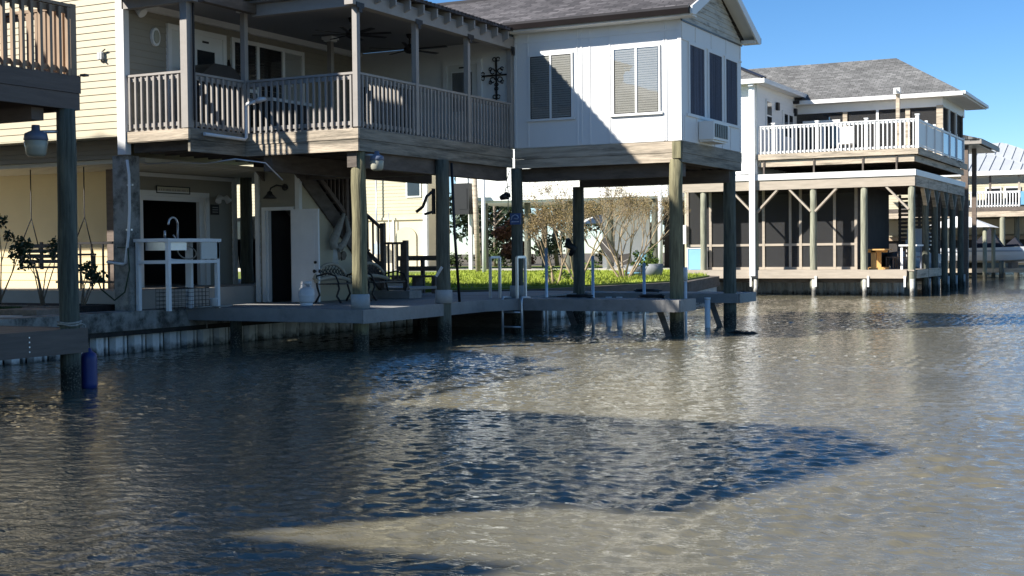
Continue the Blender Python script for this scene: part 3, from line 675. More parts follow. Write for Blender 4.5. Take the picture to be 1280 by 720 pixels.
pile(-18.85, 23.5, 3.5, z0=.9, m='pile')
for y, z in ((22.45, 3.02),):
    part(MB().tube([(XW, 22.75, 3.0), (XW + .16, 22.72, 2.98)], .035, 8).tube([(XW + .16, 22.6, 3.02), (XW + .2, 22.5, 2.9)], [.05, .07], 10).tube([(XW + .16, 22.78, 3.02), (XW + .2, 22.86, 2.9)], [.05, .07], 10), 'floodlight', M['white'], hs)

# storage room under the stairs
st = thing('storage_room', 'cream sided storage room with open white door below the stairs', 'shed', (-16.7, 22.2, .75))
sw_ = MB()
for a, b, z0, z1 in ((-17.34, -17.13, .76, 2.66), (-16.42, -16.3, .76, 2.66), (-17.34, -16.3, 2.66, 3.46)):
    sw_.lap((a, 22.0), (b, 22.0), z0, z1, .16).box(a, b, 22.015, 22.1, z0, z1)
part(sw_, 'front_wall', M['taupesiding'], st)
def stairline(y): return 3.55 - (y - 22.1) * 1.02
poly = [(-16.3, 22.1, .76), (-16.3, 25.0, .76), (-16.3, 25.0, .95), (-16.3, 22.2, 3.4), (-16.3, 22.1, 3.46)]
part(MB().lap((-16.3, 22.0), (-16.3, 24.95), .76, 3.4, .16, clip=lambda z: (0, min(1, max(.02, (22.1 + (3.55 - z) / 1.02 - 22.0) / 2.95)))).extr([(p[0] - .02, p[1], p[2]) for p in poly], (-.06, 0, 0)), 'side_wall', M['yellow'], st)
part(MB().box(-16.36, -16.255, 21.96, 22.06, .76, 3.46), 'corner_trim', M['white'], st)
part(MB().box(-17.38, -17.28, 21.95, 22.05, .76, 3.46), 'corner_trim', M['white'], st)
part(MB().box(-17.21, -17.12, 21.95, 22.0, .76, 2.72).box(-16.47, -16.40, 21.95, 22.0, .76, 2.72).box(-17.119, -16.471, 21.95, 22.0, 2.65, 2.72).box(-17.119, -17.08, 22.001, 22.1, .76, 2.65), 'door_frame', M['white'], st)
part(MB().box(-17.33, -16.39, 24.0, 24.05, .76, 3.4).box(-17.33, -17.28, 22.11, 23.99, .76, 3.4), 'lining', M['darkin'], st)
sd = MB().box(-16.38, -15.72, 21.86, 21.905, .78, 2.66)
sd.box(-16.28, -15.82, 21.853, 21.86, 1.75, 2.55).box(-16.28, -15.82, 21.853, 21.86, .92, 1.55)
sd = part(sd, 'door', M['pvc'], st)
part(MB().tube([(-15.79, 21.855, 1.40), (-15.79, 21.80, 1.40)], [.02, .038], 10).tube([(-15.79, 21.855, 1.58), (-15.79, 21.83, 1.58)], .03, 10).tube([(-15.72, 21.88, 1.40), (-15.69, 21.88, 1.40)], .035, 8), 'handle', M['blackmetal'], sd)
# things kept inside, seen through the door
single(MB().tube([(-16.95, 23.0, .76), (-16.98, 23.3, 2.5)], .018, 8).box(-17.12, -16.82, 22.95, 23.02, .78, .86), 'push_broom', M['cardboard'], 'long handled broom leaning inside the dark storage room', 'broom', (-16.95, 23, .76))
single(MB().lathe([(.03, 0), (.12, .0), (.13, .3), (.1, .36), (.05, .4), (.05, .7), (.0, .72)], (-16.62, 22.7, 1.2), 12).box(-16.7, -16.5, 22.6, 22.8, .76, 1.2), 'shop_blower', M['boatgrey'], 'pale grey upright tool standing inside the dark storage room', 'tool', (-16.62, 22.7, .76))

# ------------------------------------------------------------------ stairs and landing
sc = thing('staircase', 'dark wooden staircase descending from the balcony to a railed landing', 'stairs', (-15.9, 23.5, .76))
part(MB().extr([(-16.29, 21.7, 3.95), (-16.29, 21.7, 3.5), (-16.29, 24.95, .90), (-16.29, 24.95, 1.30)], (.05, 0, 0)), 'stringer', M['darkwood'], sc)
part(MB().extr([(-17.2, 21.7, 3.95), (-17.2, 21.7, 3.5), (-17.2, 24.95, .90), (-17.2, 24.95, 1.30)], (.05, 0, 0)), 'stringer', M['darkwood'], sc)
for i in range(12):
    y = 21.8 + i * .255; z = 3.82 - i * .202
    part(MB().box(-17.14, -16.3, y, y + .27, z, z + .04), 'tread', M['darkwood'], sc)
def slope_rail(p0, p1, h, nb):
    p0 = Vector(p0); p1 = Vector(p1); Z_ = lambda k: Vector((0, 0, k))
    r_ = part(MB().beam(p0 + Z_(h), p1 + Z_(h), .09, .05), 'handrail', M['brown'], sc)
    part(MB().beam(p0 + Z_(.08), p1 + Z_(.08), .05, .09), 'bottom_rail', M['brown'], r_)
    for i in range(nb):
        q = p0 + (p1 - p0) * ((i + .5) / nb)
        part(MB().beam(q + Z_(.1), q + Z_(h), .035, .035), 'baluster', M['brown'], r_)
slope_rail((-16.2, 22.35, 3.44), (-16.2, 23.5, 2.54), .95, 8)
slope_rail((-17.05, 24.9, 2.06), (-16.2, 24.9, 1.40), .92, 6)
part(MB().box(-16.25, -16.15, 23.5, 23.6, 2.1, 3.55), 'newel_post', M['brown'], sc)
part(MB().box(-16.20, -16.10, 24.85, 24.95, .97, 2.42), 'newel_post', M['brown'], sc)
part(MB().box(-15.62, -15.52, 24.87, 24.97, .9, 2.03), 'newel_post', M['brown'], sc)
lr = part(MB().beam((-16.1, 24.92, 1.97), (-15.62, 24.92, 1.97), .1, .05), 'landing_rail', M['brown'], sc)
part(MB().beam((-16.1, 24.92, 1.12), (-15.62, 24.92, 1.12), .05, .08), 'bottom_rail', M['brown'], lr)
for i in range(4): part(MB().box(-16.04 + i * .115, -16.005 + i * .115, 24.905, 24.94, 1.12, 1.95), 'baluster', M['brown'], lr)
part(MB().box(-17.2, -15.5, 24.96, 26.3, .93, .98), 'landing', M['dock'], sc)
part(MB().box(-17.2, -15.5, 25.0, 25.05, .765, .93), 'riser', M['dock'], sc)
single(MB().box(-16.1, -15.1, 24.3, 24.8, .765, .93), 'step_box', M['dock'], 'low grey painted step box on the deck beside the landing', 'step', (-15.7, 24.8, .76))
tb = thing('timber_bench', 'rough dark timber bench with plank back at the lawn edge', 'bench', (-17, 28, .76))
part(MB().box(-17.75, -16.45, 27.6, 27.95, 1.15, 1.2), 'seat', M['darkwood'], tb)
part(MB().box(-17.75, -16.45, 28.0, 28.05, 1.56, 1.68).box(-17.75, -16.45, 28.0, 28.05, 1.3, 1.42), 'backrest', M['darkwood'], tb)
for x in (-17.7, -17.1, -16.55): part(MB().box(x, x + .1, 27.65, 27.99, .76, 1.149).box(x, x + .09, 28.051, 28.12, .76, 1.68), 'leg', M['darkwood'], tb)

# ------------------------------------------------------------------ THE DOCK
dk = thing('boat_dock', 'slate painted wooden dock wrapped around the boat slip under the sunroom', 'dock', (-13, 22, .76))
ZT = .76
bd = MB()
y = 19.32
while y < 30.0:
    xr = -12.98 + (-.12) * max(0, min(1, (y - 19.3) / 4.5))
    if y > 28.8: xr = -9.2
    bd.box(-17.0, xr, y, y + .135, ZT - .035, ZT + random.uniform(-.002, .002)); y += .14
x = -13.1
while x < -9.2:
    bd.box(x, x + .135, 24.85, 25.72, ZT - .035, ZT + random.uniform(-.002, .002)); x += .14
part(bd, 'deck_boards', M['dockboards'], dk)
part(MB().box(-16.95, -12.95, 19.25, 19.30, .53, .765), 'fascia', M['dock'], dk)
part(MB().beam((-12.95, 19.27, .64), (-13.12, 24.0, .64), .05, .24), 'fascia', M['dock'], dk, 'paler fascia on the canal side')
part(MB().beam((-13.12, 24.0, .64), (-12.75, 24.82, .64), .05, .235).box(-12.76, -9.14, 24.80, 24.845, .52, .763), 'fascia', M['dock'], dk)
part(MB().box(-9.18, -9.13, 24.85, 25.77, .52, .762).box(-12.9, -9.19, 25.72, 25.77, .52, .762), 'fascia', M['dock'], dk)
part(MB().box(-12.9, -9.2, 28.72, 28.77, .55, .763).box(-9.2, -9.15, 28.78, 30.0, .55, .762), 'fascia', M['dock'], dk)
ff = MB()
for yy in np.arange(19.6, 29.9, .6): ff.box(-16.9, -13.1, yy, yy + .05, .55, ZT - .036)
ff.box(-13.1, -9.2, 25.2, 25.25, .55, ZT - .036).box(-12.8, -9.25, 29.4, 29.45, .55, ZT - .036)
part(ff, 'joists', M['darkwood'], dk)
for x_, y_ in ((-16.0, 19.6), (-14.9, 24.5), (-14.8, 28.9)): part(MB().tube([(x_, y_, -1.2), (x_, y_, .54)], .11, 10), 'pile', M['pile'], dk)
part(MB().box(-17.0, -13.3, 27.1, 27.16, -.7, .5), 'stringer', M['darkwood'], dk)
ld = thing('boarding_ladder', 'aluminium boarding ladder hanging off the dock edge into the water', 'ladder', (-13.2, 24.75, .76))
for x in (-13.06, -12.60): part(MB().tube([(x, 25.1, .775), (x, 24.74, .80), (x, 24.72, .7), (x, 24.74, -.5)], .027, 8), 'side_rail', M['alu'], ld)
for z in (.48, .17, -.12): part(MB().tube([(-13.06, 24.73, z), (-12.60, 24.73, z)], .02, 8), 'rung', M['alu'], ld)
def grab(label, xa, ya, xb, yb, h):
    single(MB().beam((xa, ya, ZT), (xa, ya, ZT + h), .05, .05).beam((xb, yb, ZT), (xb, yb, ZT + h), .05, .05).beam((xa, ya, ZT + h), (xb, yb, ZT + h), .05, .05), 'grab_rail', M['alu'], label, 'grab rail', (xa, ya, ZT), 'grab rails on the dock')
grab('aluminium grab rail on the dock left of the ladder', -13.52, 25.05, -13.42, 25.3, .88)
grab('aluminium grab rail on the dock right of the ladder', -12.90, 25.1, -12.83, 25.35, .88)
for x, z1, lab in ((-10.29, 1.49, 'short aluminium guide pole at the slip nearest the corner pile'), (-11.46, 1.65, 'middle aluminium guide pole standing in the boat slip'), (-12.56, 1.83, 'tallest aluminium guide pole just right of the grab rail')):
    single(MB().tube([(x, 25.84, -.8), (x, 25.84, z1)], .032, 10), 'guide_pole', M['alu'], lab, 'pole', (x, 25.84, -.8), 'guide poles of the boat slip')
single(MB().tube([(-9.65, 26.6, -.6), (-9.65, 26.6, 1.1)], .03, 10).tube([(-9.65, 26.6, 1.1), (-9.65, 26.6, 1.39)], .045, 10), 'guide_pole', M['pvc'], 'white guide pole at the open end of the boat slip', 'pole', (-9.65, 26.6, -.6), 'guide poles of the boat slip')
for x, y, lab in ((-9.84, 28.55, 'white pvc pipe standing in the water before the back dock'), (-12.24, 28.5, 'white pvc pipe half hidden below the front dock'), (-12.02, 28.62, 'thinner grey pipe beside the pvc pipe below the dock')):
    single(MB().tube([(x, y, -.8), (x, y, .63)], .065, 12).tube([(x, y, .63), (x, y, .68)], .072, 12), 'standing_pipe', M['pvc'], lab, 'pipe', (x, y, -.8), 'pipes standing in the slip')
def coil(lab, x, y, z, r, n=3, m='black'):
    g = random.Random(int(x * 100)); pts = []
    for i in range(n * 14):
        a = i * 2 * math.pi / 14; pts.append((x + (r + g.uniform(-.04, .04)) * math.cos(a) * 1.5, y + (r + g.uniform(-.03, .03)) * math.sin(a), z + .015 + i * .0015 + g.uniform(0, .01)))
    single(MB().tube(pts, .014, 6), 'rope_coil', M[m], lab, 'rope', (x, y, z))
coil('dark rope coil lying on the dock under the sunroom middle', -11.55, 25.3, ZT, .18)
coil('dark rope coil lying on the dock beside the corner pile', -10.0, 25.5, ZT, .16)
coil('dark rope coil lying on the back dock', -11.5, 29.1, ZT, .2)

fw_ = MB(); g = random.Random(9)
for i in range(14):
    x_, y_ = -8.4 + g.gauss(0, .14), 26.7 + g.gauss(0, .12); fw_.tube([(x_, y_, -.01), (x_ + g.uniform(-.15, .15), y_ + g.uniform(-.1, .1), g.uniform(.01, .06)), (x_ + g.uniform(-.25, .25), y_ + g.uniform(-.12, .12), 0)], [.02, .03, .012], 6)
single(fw_, 'floating_debris', M['darkstain'], 'dark clump of weed and twigs floating beside the dock end', 'debris', (-8.4, 26.7, 0))
# ------------------------------------------------------------------ NEIGHBOUR'S DECK (left edge) and the house it belongs to
nb = thing('neighbour_house', 'brown stained neighbouring deck and house at the left edge', 'house', (-14, 12, .8))
part(MB().box(-18, -13.06, 2, 12.78, 4.06, 4.10), 'deck_floor', M['brown'], nb)
part(MB().box(-13.06, -13.0, 2, 12.83, 3.66, 3.87).box(-13.06, -12.988, 2, 12.842, 3.875, 4.10), 'fascia', M['brown'], nb)
part(MB().box(-18, -13.061, 12.78, 12.83, 3.66, 4.10), 'fascia', M['brown'], nb)
part(MB().box(-18, -13.2, 12.2, 12.4, 3.5, 3.66), 'carrier_beam', M['brown'], nb)
part(MB().box(-18, -13.1, 8, 8.2, 3.5, 3.66), 'carrier_beam', M['brown'], nb)
part(MB().box(-12.99, -12.9, 12.83, 12.9, 4.1, 4.13), 'board_end', M['brown'], nb)
railing(nb, (-13.05, 4), (-13.05, 12.72), 4.10, 5.02, M['brownrail'], .15, names='railing', sub=True, bal=.045)
railing(nb, (-17.5, 12.77), (-13.1, 12.77), 4.10, 5.02, M['brownrail'], .15, names='railing', sub=True, bal=.045)
part(MB().box(-13.11, -13.01, 12.7, 12.8, 4.1, 5.03), 'corner_post', M['brownrail'], nb)
pile(-13.08, 12.66, 3.66, r=.125, host=nb, z0=-1.3); pile(-13.2, 6, 3.66, r=.15, host=nb)
part(MB().box(-30, -16, -8, 12.0, 3.6, 6.5), 'house_body', M['brown'], nb)
part(MB().extr([(-15.5, -8.5, 6.45), (-15.5, -8.5, 6.6), (-22.5, -8.5, 9.2), (-30.5, -8.5, 6.6), (-30.5, -8.5, 6.45)], (0, 20.9, 0)), 'roof', M['shingx'], nb)
# covered porch and deck of that house reaching over the canal beside the camera; they shade the water
part(MB().extr([(-9.0, 1.6, 6.3), (-9.0, 1.6, 6.4), (-9.0, 3.9, 7.33), (-9.0, 6.2, 6.4), (-9.0, 6.2, 6.3), (-9.0, 3.9, 7.23)], (-7, 0, 0)), 'porch_roof', M['shing'], nb)
part(MB().box(-15.9, -9.5, 1.9, 5.9, 3.6, 6.45), 'porch_body', M['brown'], nb)
part(MB().box(-16, -7.9, -6, 1.3, 3.6, 4.1), 'side_deck', M['brown'], nb)
railing(nb, (-15.9, 1.25), (-7.95, 1.25), 4.1, 5.02, M['brownrail'], .15, names='side_railing', sub=False)
part(MB().box(-15.5, -8.0, 1.1, 1.16, 4.15, 4.98), 'rail_board', M['brown'], nb)
for x, y in ((-9.3, 5.7), (-8.1, 1.0), (-8.1, -4), (-13, 1), (-13.5, -4)): pile(x, y, 3.6 if y < 2 else 6.3, host=nb)
nd = thing('neighbour_dock', 'brown planked dock edge in the lower left foreground', 'dock', (-14, 12, .8))
bd = MB(); yy = 4.0
while yy < 12.7: bd.box(-17.0, -13.0, yy, yy + .135, .77, .805); yy += .14
part(bd, 'deck_boards', M['brown'], nd)
part(MB().box(-13.0, -12.94, 4, 12.84, .49, .81), 'fascia', M['brown'], nd)
part(MB().box(-17, -13.001, 12.79, 12.84, .49, .81), 'fascia', M['brown'], nd)
bo = MB()
for z in (.56, .62, .68, .74): bo.tube([(-12.94, 11.85, z), (-12.93, 11.85, z)], .011, 6)
part(bo, 'bolts', M['alu'], nd)
for x, y in ((-16.5, 12.5), (-13.4, 8)): part(MB().tube([(x, y, -1.2), (x, y, .77)], .12, 10), 'pile', M['pile'], nd)
fe = thing('boat_fender', 'blue cylindrical boat fender hanging by the near pile at the waterline', 'fender', (-13.02, 12.97, 0))
rib = [(.0, -.02), (.05, -.015), (.115, .03)] + [(.125 + .006 * (i % 2), .06 + i * .05) for i in range(11)] + [(.115, .62), (.05, .67), (.03, .72), (.0, .72)]
part(MB().lathe([(r * .86, z * .78 - .13) for r, z in rib], (-13.07, 12.97, .1), 22), 'fender_body', M['blue'], fe)
part(MB().tube([(-13.07, 12.97, .52), (-13.06, 12.9, .84), (-13.05, 12.8, .88), (-13.08, 12.78, .86)], .012, 6), 'rope', M['rope'], fe)
single(MB().tube([(-13.08 + .145 * math.cos(a), 12.66 + .145 * math.sin(a), .86 + .01 * math.sin(3 * a)) for a in np.linspace(0, 6.3, 22)], .014, 6).tube([(-13.08 + .145 * math.cos(a), 12.66 + .145 * math.sin(a), .89 + .01 * math.sin(2 * a)) for a in np.linspace(0, 6.3, 22)], .014, 6), 'mooring_rope', M['rope'], 'grey rope wound around the near pile above the brown dock', 'rope', (-13.08, 12.66, .86))
def dusk_lamp(label, x, y, z, px, py, sc_=1.0, big=True):
    t = thing('security_lamp', label, 'lamp', (x, y, z), 'pile mounted security lamps')
    part(MB().lathe([(.0, .17 * sc_), (.05 * sc_, .17 * sc_), (.055 * sc_, .1 * sc_), (.14 * sc_, .06 * sc_), (.155 * sc_, -.02 * sc_), (.14 * sc_, -.03 * sc_)], (x, y, z), 18), 'cap', M['lampcap'], t)
    part(MB().lathe([(.14 * sc_, -.031 * sc_), (.15 * sc_, -.05 * sc_), (.125 * sc_, -.2 * sc_), (.1 * sc_, -.23 * sc_), (0, -.24 * sc_)], (x, y, z), 18), 'lens', M['lens'], t)
    part(MB().tube([(x, y, z + .08 * sc_), (px, py, z + .1 * sc_)], .022, 8), 'arm', M['alu'], t)
dusk_lamp('large security lamp with milky jar lens on the near left pile', -13.27, 12.33, 3.27, -13.1, 12.6)
dusk_lamp('small blue capped security lamp on the mossy balcony pile', -12.96, 19.82, 3.42, -13.2, 19.72, .85)

# ------------------------------------------------------------------ things on and around the balcony
gr = thing('covered_grill', 'grill under a black cover behind the balcony railing', 'grill', (-16.5, 19.6, 4))
part(MB().extr([(-16.75, 18.95, 4.0), (-16.75, 20.2, 4.0), (-16.75, 20.15, 5.08), (-16.75, 19.95, 5.24), (-16.75, 19.8, 5.30), (-16.75, 19.35, 5.30), (-16.75, 19.2, 5.22), (-16.75, 19.0, 5.08)], (.55, 0, 0)), 'cover', M['black'], gr)
part(MB().tube([(-16.2, 19.3, 4.9), (-16.14, 19.3, 4.9), (-16.14, 19.9, 4.9), (-16.2, 19.9, 4.9)], .012, 6), 'handle', M['blackmetal'], gr)
ac = thing('air_conditioner', 'white window air conditioner sticking out of the sunroom end wall', 'air conditioner', (-9.1, 27, 4.1))
part(MB().box(-9.285, -8.96, 26.45, 27.45, 4.06, 4.44), 'casing', M['white'], ac)
gl = MB()
for i in range(6): gl.box(-8.958, -8.945, 26.53 + i * .145, 26.63 + i * .145, 4.11, 4.39)
part(gl, 'grille', M['black'], ac)
part(MB().box(-9.285, -9.0, 26.5, 27.4, 4.02, 4.059), 'bracket', M['white'], ac)
cw = thing('wall_cross', 'black scrolled iron cross on the porch end wall', 'wall cross', (-13.53, 25.42, 5.5))
cx = -13.53
part(MB().box(cx - .018, cx + .018, 25.42, 25.45, 5.05, 5.93).box(cx - .33, cx - .018, 25.42, 25.45, 5.565, 5.60).box(cx + .018, cx + .33, 25.42, 25.45, 5.565, 5.60), 'bar', M['blackmetal'], cw)
cs = MB()
for a in (45, 135, 225, 315):
    for k, rr_ in ((.13, .055), (.2, .035)):
        ox, oz = cx + k * math.cos(R(a)), 5.58 + k * math.sin(R(a))
        cs.tube([(ox + rr_ * math.cos(t), 25.435, oz + rr_ * math.sin(t)) for t in np.linspace(0, 5.6, 14)], .012, 5)
for ox, oz in ((cx - .33, 5.58), (cx + .33, 5.58), (cx, 5.93), (cx, 5.12)):
    for s1 in (-1, 1):
        cs.tube([(ox + .04 * math.cos(t) + (.0 if abs(ox - cx) > .1 else s1 * .045), 25.435, oz + .04 * math.sin(t) + (s1 * .045 if abs(ox - cx) > .1 else 0)) for t in np.linspace(0, 5.8, 12)], .012, 5)
cs.tube([(cx + .045 * math.sin(t), 25.435, 5.25 + t * .028) for t in np.linspace(0, 6.28, 12)], .01, 5).tube([(cx - .045 * math.sin(t), 25.435, 5.25 + t * .028) for t in np.linspace(0, 6.28, 12)], .01, 5)
part(cs, 'scrollwork', M['blackmetal'], cw)
def fan(label, x, y, z, nbl, rad, a0):
    t = thing('ceiling_fan', label, 'ceiling fan', (x, y, 6.32), 'ceiling fans on the porch')
    part(MB().tube([(x, y, 6.318), (x, y, z + .05)], .018, 8).lathe([(.0, 0), (.07, 0), (.05, -.07), (.02, -.09)], (x, y, 6.318), 14), 'downrod', M['blackmetal'], t)
    part(MB().lathe([(.02, .12), (.06, .09), (.12, .03), (.13, -.02), (.08, -.07), (0, -.09)], (x, y, z), 16), 'motor', M['blackmetal'], t)
    for i in range(nbl):
        a = a0 + 2 * math.pi * i / nbl; d = Vector((math.cos(a), math.sin(a), 0))
        part(MB().beam(Vector((x, y, z)) + d * .1, Vector((x, y, z + .01)) + d * rad, .09, .012, up=(.15 * -d.y, .15 * d.x, 1)), 'blade', M['blackmetal'], t)
fan('eight bladed dark ceiling fan behind the balcony corner post', -14.6, 21.5, 6.0, 8, .78, .35)
fan('dark ceiling fan nearer the porch end wall', -14.65, 23.7, 6.0, 5, .85, .1)
def walllight(label, y, z, m='white'):
    t = thing('wall_light', label, 'wall light', (XB, y, z), None)
    part(MB().lathe([(0, 0), (.1, 0), (.1, .02), (0, .02)], (0, 0, 0), 12), 'plate', M[m], t).rotation_euler = (0, R(90), 0)
    t.children[0].data.transform(Matrix.Translation(-Vector((0, 0, 0)) + BASE[t.name]))
    return t
wl = thing('bulkhead_light', 'oval white wall light on the shaded siding left of the door', 'wall light', (XB, 18.68, 5.75))
part(MB().extr([(XB + .014, 18.68 + .11 * math.cos(t), 5.76 + .17 * math.sin(t)) for t in np.linspace(0, 6.28, 18)[:-1]], (.05, 0, 0)), 'housing', M['white'], wl)
part(MB().extr([(XB + .064, 18.68 + .07 * math.cos(t), 5.76 + .12 * math.sin(t)) for t in np.linspace(0, 6.28, 18)[:-1]], (.02, 0, 0)), 'lens', M['lens'], wl)
fl = thing('flood_light', 'white floodlight high on the shaded siding at the frame top', 'floodlight', (XB, 18.2, 6.28))
part(MB().box(XB + .014, XB + .06, 18.1, 18.26, 6.2, 6.3), 'mount', M['white'], fl)
part(MB().tube([(XB + .05, 18.18, 6.24), (XB + .2, 18.2, 6.1)], [.06, .095], 12), 'head', M['white'], fl)
vt = thing('outdoor_socket', 'small metal outlet box on the sunlit yellow siding', 'outlet box', (-17.53, 17.88, 5.35))
part(MB().box(-17.62, -17.50, 17.84, 17.886, 5.28, 5.42), 'box', M['alu'], vt)
part(MB().box(-17.61, -17.57, 17.815, 17.839, 5.29, 5.41).box(-17.55, -17.51, 17.815, 17.839, 5.29, 5.41), 'cover', M['steelwhite'], vt)
part(MB().tube([(-17.54, 17.86, 5.42), (-17.44, 17.84, 5.46)], .012, 6).tube([(-17.54, 17.86, 5.28), (-17.46, 17.84, 5.24)], .012, 6), 'conduit', M['blackmetal'], vt)
sn = thing('wall_sconce', 'slim dark sconce between the front door and the window', 'wall light', (XB, 20.75, 5.4))
part(MB().tube([(XB + .03, 20.76, 5.25), (XB + .06, 20.76, 5.4), (XB + .03, 20.76, 5.6)], [.02, .045, .02], 8), 'body', M['blackmetal'], sn)
part(MB().box(XB + .012, XB + .02, 20.73, 20.79, 5.3, 5.55), 'plate', M['blackmetal'], sn)
dp = thing('drain_pipe', 'white pvc drain pipe zigzagging over the balcony railing', 'pipe', (-15.5, 19.3, 4))
part(MB().tube([(-15.54, 18.25, 3.88), (-15.54, 19.36, 3.86), (-15.53, 19.4, 3.9), (-15.53, 19.40, 4.46), (-15.50, 19.40, 4.51), (-15.28, 19.40, 4.55)], .032, 10), 'pipe', M['pvc'], dp)
part(MB().tube([(-15.28, 19.40, 4.55), (-15.2, 19.40, 4.57), (-15.08, 19.40, 4.58)], [.045, .05, .03], 10), 'spout', M['pvc'], dp)
ft = thing('balcony_sink', 'balcony bar sink with chrome gooseneck tap behind the railing', 'sink', (-16.4, 21.6, 4))
part(MB().box(-16.9, -16.3, 21.2, 22.5, 4.8, 4.86), 'counter', M['white'], ft)
part(MB().box(-16.85, -16.35, 21.25, 22.45, 4.0, 4.8), 'cabinet', M['darkin'], ft)
part(MB().tube([(-16.5, 22.0, 4.86), (-16.5, 22.0, 5.15)] + [(-16.5, 22.0 + .06 - .06 * math.cos(a), 5.15 + .06 * math.sin(a)) for a in np.linspace(0, 2.6, 8)], .016, 8), 'tap', M['pvc'], ft)
# ground floor pipes and cables
zp = thing('downspout_pipe', 'white flexible drain pipe running down the grey corner column', 'pipe', (-17.05, 17.85, 1.6))
part(MB().tube([(-16.98, 17.86, 3.46), (-16.94, 17.86, 3.2), (-16.94, 17.86, 2.6), (-16.98, 17.86, 2.1), (-17.06, 17.86, 1.62), (-17.12, 17.86, 1.60), (-17.5, 17.86, 1.64)], .025, 10), 'pipe', M['pvc'], zp)
part(MB().box(-17.02, -16.9, 17.885, 17.925, 3.0, 3.03).box(-17.06, -16.94, 17.885, 17.925, 2.2, 2.23), 'clips', M['alu'], zp)
single(MB().tube([(-17.3, 17.92, 1.9), (-17.0, 17.86, 1.9), (-16.95, 17.84, 1.5), (-17.05, 17.82, 1.1), (-17.3, 17.82, .95), (-17.6, 17.8, 1.15), (-17.75, 17.78, 1.5)], .014, 6), 'garden_hose', M['leafdark'], 'green garden hose looped beside the grey corner column', 'hose', (-17.2, 17.85, .9))
single(MB().tube([(-17.4, 18.45, 3.5), (-17.1, 18.5, 3.43), (-16.5, 18.6, 3.44), (-15.9, 18.7, 3.40), (-15.3, 18.8, 3.46), (-14.95, 19.2, 3.4), (-14.8, 19.5, 3.1)], .016, 6), 'string_lights', M['alu'], 'pale cable of string lights sagging below the balcony', 'string lights', (-16, 18.6, 3.4))
# outdoor sink on a white frame
sk = thing('outdoor_sink', 'white framed outdoor sink bench with gooseneck tap on the sea wall', 'sink', (-16.7, 18.9, .76))
x0, x1, y0, y1 = -16.98, -16.28, 18.1, 19.42
for x, y in ((x0, y0), (x1, y0), (x1, y1), (x0, y1), ((x0 + .25), 19.2)):
    part(MB().box(x - .035, x + .035, y - .035, y + .035, .756, 1.99), 'leg', M['pvc'], sk)
part(MB().box(x0 + .036, x1 - .036, y0 - .03, y0 + .03, 1.6, 1.66).box(x1 - .03, x1 + .03, y0 + .036, y1 - .036, 1.6, 1.66).box(x0 - .03, x0 + .03, y0 + .036, y1 - .036, 1.6, 1.66), 'lower_rail', M['pvc'], sk)
part(MB().box(x0 - .06, x1 + .06, y0 - .06, y0 + .05, 1.991, 2.05).box(x1 - .05, x1 + .06, y0 + .051, y1 + .06, 1.991, 2.05).box(x0 - .06, x0 + .05, y0 + .051, y1 + .06, 1.991, 2.05).box(x0 + .051, x1 - .051, y1 - .05, y1 + .06, 1.991, 2.05), 'top_frame', M['pvc'], sk)
part(MB().box(x0 + .051, x1 - .051, 18.68, y1 - .051, 2.0, 2.055).box(x0 + .051, x1 - .051, y0 + .051, 18.2, 2.0, 2.055), 'counter', M['white'], sk)
part(MB().box(x0 + .1, x1 - .1, 18.2, 18.68, 1.84, 1.86).box(x0 + .08, x0 + .1, 18.2, 18.68, 1.84, 2.05).box(x1 - .1, x1 - .08, 18.2, 18.68, 1.84, 2.05).box(x0 + .1, x1 - .1, 18.2, 18.22, 1.861, 2.05).box(x0 + .1, x1 - .1, 18.66, 18.68, 1.861, 2.05), 'basin', M['alu'], sk)
part(MB().tube([(-16.6, 18.72, 2.05), (-16.6, 18.72, 2.32)] + [(-16.6, 18.60 + .12 * math.cos(a), 2.32 + .12 * math.sin(a)) for a in np.linspace(0, 3.3, 12)], .018, 8).tube([(-16.6, 18.66, 2.06), (-16.6, 18.6, 2.12)], .014, 6), 'tap', M['alu'], sk)
part(MB().tube([(-16.6, 18.38, 2.05), (-16.6, 18.38, 2.2)], .02, 8), 'sprayer', M['alu'], sk)
part(MB().tube([(-16.55, 18.4, 1.84), (-16.55, 18.4, 1.7), (-16.5, 18.45, 1.66), (-16.5, 18.9, 1.64)], .028, 8), 'drain', M['pvc'], sk)
part(MB().tube([(-16.5 + .1 * math.cos(t), 18.85 + .14 * math.cos(t + .4), 1.8 + .12 * math.sin(t)) for t in np.linspace(0, 14, 40)], .012, 6), 'hoses', M['rope'], sk)
single(MB().box(-16.26, -16.245, 18.95, 19.45, 1.68, 1.985), 'cutting_board', M['blindwhite'], 'white cutting board hanging from the outdoor sink frame', 'cutting board', (-16.25, 19.2, 1.7))
tr = thing('crab_trap', 'black wire crab trap sitting under the outdoor sink', 'crab trap', (-16.7, 19, .76))
wr = MB(); tx0, tx1, ty0, ty1, tz0, tz1 = -16.95, -16.42, 18.5, 19.35, .765, 1.14
for x in np.linspace(tx0, tx1, 7):
    wr.tube([(x, ty0, tz0), (x, ty0, tz1), (x, ty1, tz1), (x, ty1, tz0)], .004, 4)
for z in np.linspace(tz0, tz1, 6):
    wr.tube([(tx0, ty0, z), (tx1, ty0, z), (tx1, ty1, z), (tx0, ty1, z), (tx0, ty0, z)], .004, 4)
for y in np.linspace(ty0, ty1, 10): wr.tube([(tx1, y, tz0), (tx1, y, tz1), (tx0, y, tz1)], .004, 4)
part(wr, 'mesh', M['blackmetal'], tr)
part(MB().tube([(tx1, ty0, tz1), (tx1, ty1, tz1)], .01, 6).tube([(tx0, ty0, tz1), (tx1, ty0, tz1)], .01, 6), 'frame', M['blackmetal'], tr)
